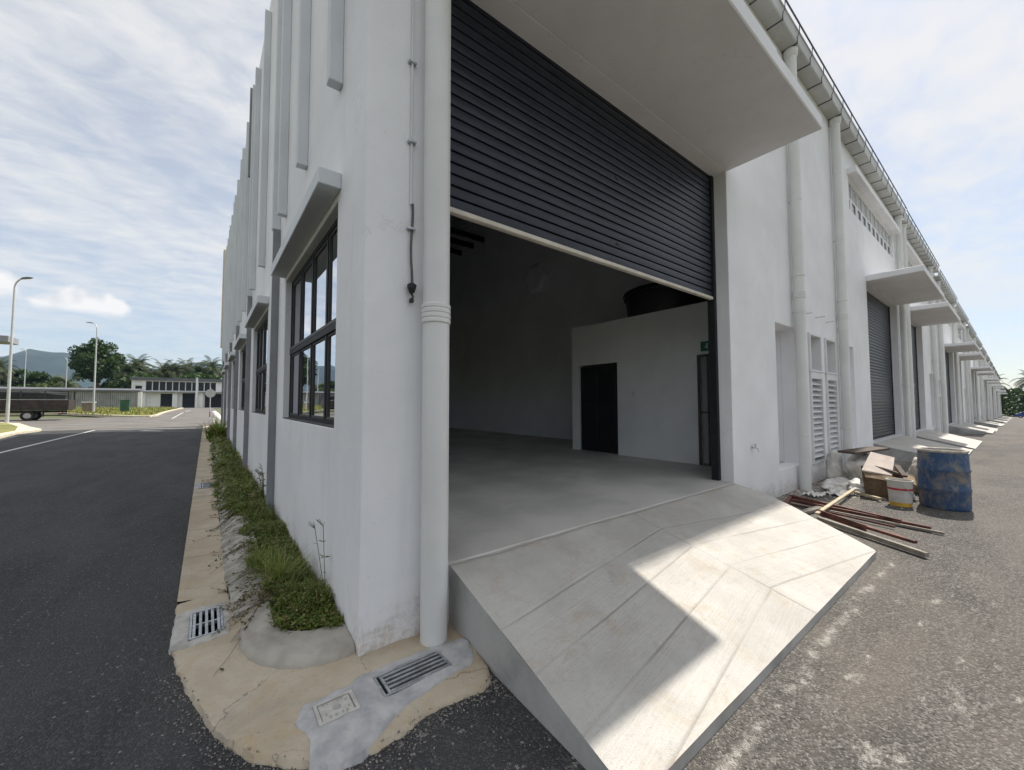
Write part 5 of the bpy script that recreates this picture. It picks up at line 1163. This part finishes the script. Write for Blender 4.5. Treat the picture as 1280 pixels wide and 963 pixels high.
for i, (x, y) in enumerate(((182, 2), (186, -5), (190, -12), (184, -18), (196, 4), (198, -9), (205, -16))):
    palm('oil palm at the far right end of the service road', x, y, i % 3, 0.95, i*1.1, 'oil palms at the road end')
# undergrowth below the palms
mb = MB(); rnd = random.Random(9)
for i in range(34000):
    x = rnd.uniform(-62, 18); y = rnd.uniform(158, 192) if i % 3 else rnd.uniform(150, 158); k = 0.5+0.5*noise.noise(Vector((x*0.15, y*0.1, 2))); z = rnd.random()**0.7*(3.0+5.0*k+4.0*sstep(-26, -18, x)); leafcard(mb, (x, y, 0.4+z), rnd.uniform(0.35, 0.85), rnd)
tag(mb.build('undergrowth', 'tree_leaf', recalc=False), 'dark green undergrowth filling the gaps beneath the palms', 'undergrowth', kind='stuff')
mb = MB()
for i in range(8000):
    x = rnd.uniform(180, 206); y = rnd.uniform(-40, 14); z = rnd.random()**0.7*8.0; leafcard(mb, (x, y, -2.6+z), rnd.uniform(0.35, 0.8), rnd)
tag(mb.build('undergrowth', 'tree_leaf', recalc=False), 'green scrub at the end of the service road', 'undergrowth', kind='stuff')

# blue car at the end of the service road
def car(x, y):
    z0 = terrain(x, y)-0.035; t = thing('parked_car', 'blue car parked at the far right end of the service road', 'car', (x, y, z0))
    body = [(-2.1, 0.35), (-2.15, 0.75), (-1.9, 0.95), (-0.95, 1.02), (-0.35, 1.45), (0.9, 1.48), (1.55, 1.05), (2.05, 0.95), (2.15, 0.6), (2.1, 0.35)]
    mb = MB(); mb.prism([(y+b, z0+c) for b, c in body], 'x', x-0.85, x+0.85); mb.build('body', 'car_blue', t, bevel=0.06)
    mb = MB(); mb.prism([(y+b, z0+c) for b, c in ((-0.75, 1.06), (-0.30, 1.38), (0.85, 1.40), (1.30, 1.08))], 'x', x-0.862, x-0.851); mb.build('side_window', 'dark_glass', t)
    mb = MB(); mb.prism([(y+b, z0+c) for b, c in ((-0.75, 1.06), (-0.30, 1.38), (0.85, 1.40), (1.30, 1.08))], 'x', x+0.851, x+0.862); mb.build('side_window', 'dark_glass', t)
    for yy in (-1.35, 1.35):
        for sx in (-0.87, 0.67):
            mb = MB(); mb.tube([(x+sx, y+yy, z0+0.32), (x+sx+0.2, y+yy, z0+0.32)], 0.32, 20); wh = mb.build('wheel', 'tyre', t)
            mb = MB(); mb.tube([(x+sx-0.008, y+yy, z0+0.32), (x+sx-0.001, y+yy, z0+0.32)], 0.2, 14); mb.build('rim', 'rim', wh)
car(150, -4.1)

# hills and the air before them
mb = MB(); nx = 120
ridge = [(-2200, 120), (-1500, 170), (-1000, 150), (-760, 172), (-640, 192), (-600, 222), (-578, 230), (-535, 219), (-478, 222), (-392, 180), (-250, 150), (-100, 190), (-15, 214), (66, 203), (200, 160), (700, 120), (1600, 90)]
def rz_(x):
    for (a, za), (b, zb) in zip(ridge, ridge[1:]):
        if a <= x <= b: return za+(zb-za)*sstep(a, b, x)
    return 60
for j, (dy, f) in enumerate(((-420, 0.0), (-330, 0.2), (-220, 0.5), (-110, 0.8), (0, 1.0), (160, 0.7), (400, 0.0))):
    for i in range(nx+1):
        x = -2200+3800*i/nx; mb.v.append((x, 2500+dy+40*noise.noise(Vector((x*0.004, j, 0))), rz_(x)*f+(14*fbm(x, dy, 0.012) if 0 < f < 1 else 3*fbm(x, 0, 0.02)*f)-6*(f == 0)))
for j in range(6):
    for i in range(nx): a = j*(nx+1)+i; mb.f.append((a, a+1, a+nx+2, a+nx+1))
tag(mb.build('hills', 'hill_forest', smooth=True), kind='structure')
mt = bpy.data.materials.new('haze_air'); mt.use_nodes = True; t = mt.node_tree; t.nodes.remove(t.nodes['Principled BSDF'])
pv = t.nodes.new('ShaderNodeVolumePrincipled'); pv.inputs['Color'].default_value = (0.48, 0.70, 1.0, 1); pv.inputs['Density'].default_value = 0.00011; pv.inputs['Anisotropy'].default_value = 0.0
t.links.new(pv.outputs[0], t.nodes['Material Output'].inputs['Volume']); MATS['haze_air'] = mt
mb = MB(); mb.box(-2600, 2000, -900, 3050, -6, 330); tag(mb.build('haze', 'haze_air'), kind='stuff')
